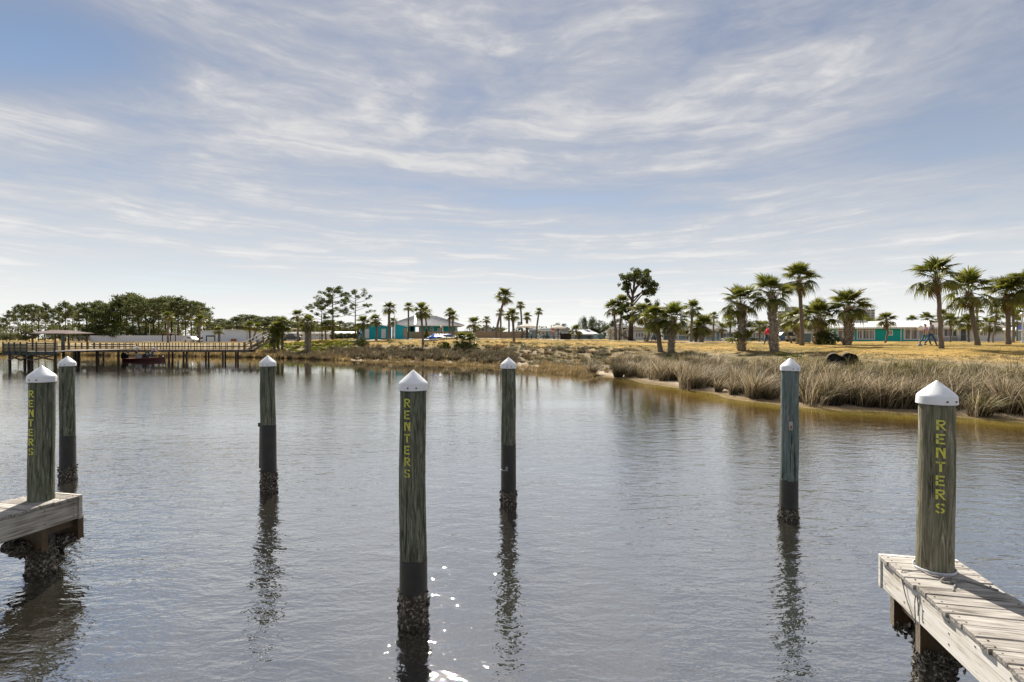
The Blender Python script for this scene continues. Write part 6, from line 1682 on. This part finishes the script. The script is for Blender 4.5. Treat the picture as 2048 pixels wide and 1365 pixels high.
x = X_(1611, 60); b = MB(); b.prism([(-.36, 0), (.36, 0), (.42, .95), (-.42, .95)], -.4, .4); b.box((0, 0, .99), (.9, .9, .09)); o = b.build('trash_bin', mat('slate_plastic', (.10, .16, .20), rough=.5), loc=(x, 60, gz(x, 60))); tag(o, 'slate blue bin at the foot of the tallest bare palm', 'bin')

# blue covered boats and sheets drawn up on the bank
M_bluet = mat('blue_tarp', (.008, .12, .62), (.02, .18, .78), 3, .5, .6); M_bluek = mat('blue_plastic_hull', (.012, .15, .72), rough=.35, spec=.5)
def kayak(label, px, py, L_, w_, m, rz, zo=0.0, tilt=0.0, D=None):
    D = D or hit(px, py); x = X_(px, D); b = MB(); n = 12; V = []
    for i in range(n + 1):
        f = -1 + 2 * i / n; ww = w_ / 2 * (1 - abs(f) ** 2.4) + .02; hh = .34 * (1 - .35 * (1 - abs(f)) ** .5 + .25 * f * f)
        for q in np.linspace(0, 2 * math.pi, 9)[:-1]: V.append((f * L_ / 2, ww * math.cos(q), .17 + hh * .5 * math.sin(q) * (1 - abs(f) ** 4 * .8)))
    Fc = [(i * 8 + j, i * 8 + (j + 1) % 8, i * 8 + 8 + (j + 1) % 8, i * 8 + 8 + j) for i in range(n) for j in range(8)] + [tuple(range(7, -1, -1)), tuple(range(n * 8, n * 8 + 8))]
    b.add(V, Fc); t = thing('kayak', label, 'kayak', (x, D, gz(x, D) + zo), rz, 'kayaks drawn up on the bank'); t.rotation_euler = (tilt, 0, rz); b.build('hull', m, t, smooth=True)
    b = MB(); b.lathe([(.30, .0), (.32, .05), (.26, .05)], 12, (0, 0, .33)); o = b.build('cockpit_rim', M_black, t); o.scale.x = 1.6
DK = 84
kayak('bright blue kayak lying on top of the stack on the bank', 884, 687, 3.4, .8, M_bluek, .1, .55, D=DK); kayak('blue kayak at the back of the stack', 874, 686, 3.2, .8, M_bluek, .05, .25, .5, D=DK + .9)
kayak('white kayak at the bottom front of the stack', 858, 692, 3.0, .7, M_white, -.05, .0, D=DK - 1.6); kayak('dark kayak at the right of the stack', 898, 688, 3.0, .8, M_black, .3, .1, D=DK - .6); kayak('dark kayak under the stack', 872, 690, 3.6, .8, M_black, .0, .15, D=DK - .3)
x = X_(866, DK - 1.8); b = MB(); n = 12
V = [((i / n - .5) * 1.5, (j / 6 - .5) * .9, .18 + .35 * math.sin(math.pi * i / n) * math.sin(math.pi * j / 6) ** .5 + random.uniform(-.03, .05)) for i in range(n + 1) for j in range(7)]
b.add(V, [(i * 7 + j, i * 7 + j + 1, i * 7 + j + 8, i * 7 + j + 7) for i in range(n) for j in range(6)]); o = b.build('tarp', M_bluet, loc=(x, DK - 1.9, gz(x, DK - 1.9) + .25)); tag(o, 'crumpled blue tarp in front of the kayak stack', 'tarp')

# yellow conical shrub by the pool wall and small bank shrubs
def shrub(label, px, py, hgt, wid_, m, D=None, cone=False, seed=1, name='shrub'):
    D = D or hit(px, py); x = X_(px, D); rs_ = np.random.default_rng(seed); rn = random.Random(seed); t = thing(name, label, 'shrub', (x, D, gz(x, D))); cs, rr = [], []
    for i in range(40):
        f = rn.random(); rad = wid_ / 2 * ((1 - f) if cone else math.sqrt(max(.1, 1 - (2 * f - .8) ** 2 / 1.5))) * rn.random() ** .5; a = rn.uniform(0, 6.28); cs.append((math.cos(a) * rad, math.sin(a) * rad, hgt * (.08 + .88 * f))); rr.append(wid_ * rn.uniform(.08, .16))
    V, T = leaf_tris(cs, rr, 60, .12, rs_, 1.0, .4); tri_mesh('foliage', V, T, m, parent=t); b = MB(); b.tube([(0, 0, -.2), (0, 0, hgt * .7)], [.06, .02], 6); b.build('stem', M_bark, t)
shrub('yellowish conical shrub under the leaning palm by the kayaks', 853, 686, 1.75, .9, mat('gold_leaves', (.12, .10, .015), (.22, .17, .03), 2, .7, trans=.25), D=86, cone=True, seed=2)
shrub('dark round shrub at the foot of the yellow conical shrub', 853, 689, .8, 1.0, M_leaf, D=84.5, seed=3)
shrub('dark rounded shrub in the shade of the short bathhouse palm', 722, 693, 1.2, 2.6, M_leaf, seed=4); shrub('small bright shrub in front of the kayaks', 890, 700, 1.0, 1.1, M_leafy, seed=5)
shrub('dark low shrub at the foot of the squat bushy palm', 1653, 687, 1.2, 2.0, M_leaf, D=49, seed=6)
D0 = 118
for i, px in enumerate((668, 682, 696, 709)):
    shrub(ORD[i] + ' clipped dark hedge bush from the left in the row before the white trailer', px, 678, 1.1, 1.9, M_leaf, D=112, seed=30 + i, name='hedge_bush')
for o in COL.objects:
    if o.name.startswith('hedge_bush'): o['group'] = 'hedge bushes before the white trailer'

# drain pipes and the short stake
M_pipe = mat('rusty_pipe', (.035, .024, .016), (.15, .095, .06), 4, .9, .3)
for lab, px, dz in (('left of two dark drain pipe ends on the bank above the rushes', 1670, 0), ('right of two dark drain pipe ends on the bank above the rushes', 1700, .04)):
    D = 29.6; x = X_(px, D); t = thing('drain_pipe', lab, 'pipe', (x, D, 1.60 + dz), R(-30), 'drain pipes on the bank'); b = MB(); n = 16
    for (ra, rb, y0, y1) in ((.42, .42, 0, 2.2), (.37, .37, .01, 1.2)):
        b.add([(ra * math.cos(2 * math.pi * i / n), y0, ra * math.sin(2 * math.pi * i / n)) for i in range(n)] + [(rb * math.cos(2 * math.pi * i / n), y1, rb * math.sin(2 * math.pi * i / n)) for i in range(n)], [(i, (i + 1) % n, (i + 1) % n + n, i + n) for i in range(n)])
    b.build('barrel', M_pipe, t, smooth=True); b = MB(); b.add([(.37 * math.cos(2 * math.pi * i / n), .6, .37 * math.sin(2 * math.pi * i / n)) for i in range(n)], [tuple(range(n))]); b.build('mouth_shade', M_black, t)  # black disc added for the shade inside the pipe
D = 28.8; x = X_(1377.5, D); b = MB(); b.prism([(-.08, -.4), (.08, -.4), (.085, .62), (.02, .70), (-.06, .64)], -.07, .07); o = b.build('stake', mat('old_stake', (.13, .085, .05), (.26, .18, .11), 8, .9, .3, (1, 1, .3)), loc=(x, D, gz(x, D))); tag(o, 'short weathered wooden stake on the sandy shore', 'stake')
# driftwood and fallen logs on the far shore
for lab, px, py, L_, rz in (('pale driftwood stick on the shore under the pier', 412, 713, 2.2, .1), ('pale driftwood log on the sandy middle bank', 1010, 720, 3.0, .35), ('bleached branch lying on the sand by the middle bank', 1120, 742, 2.0, -.3)):
    D = hit(px, py); x = X_(px, D); b = MB(); b.tube([(-L_ / 2, 0, .08), (0, .1, .14), (L_ / 2, -.05, .10)], [.05, .08, .03], 7); b.tube([(0, .1, .14), (.3, .3, .35)], [.04, .015], 6); o = b.build('driftwood', mat('bleached_wood', (.34, .30, .25), (.48, .44, .38), 8, .9), loc=(x, D, gz(x, D))); o.rotation_euler.z = rz; tag(o, lab, 'driftwood')
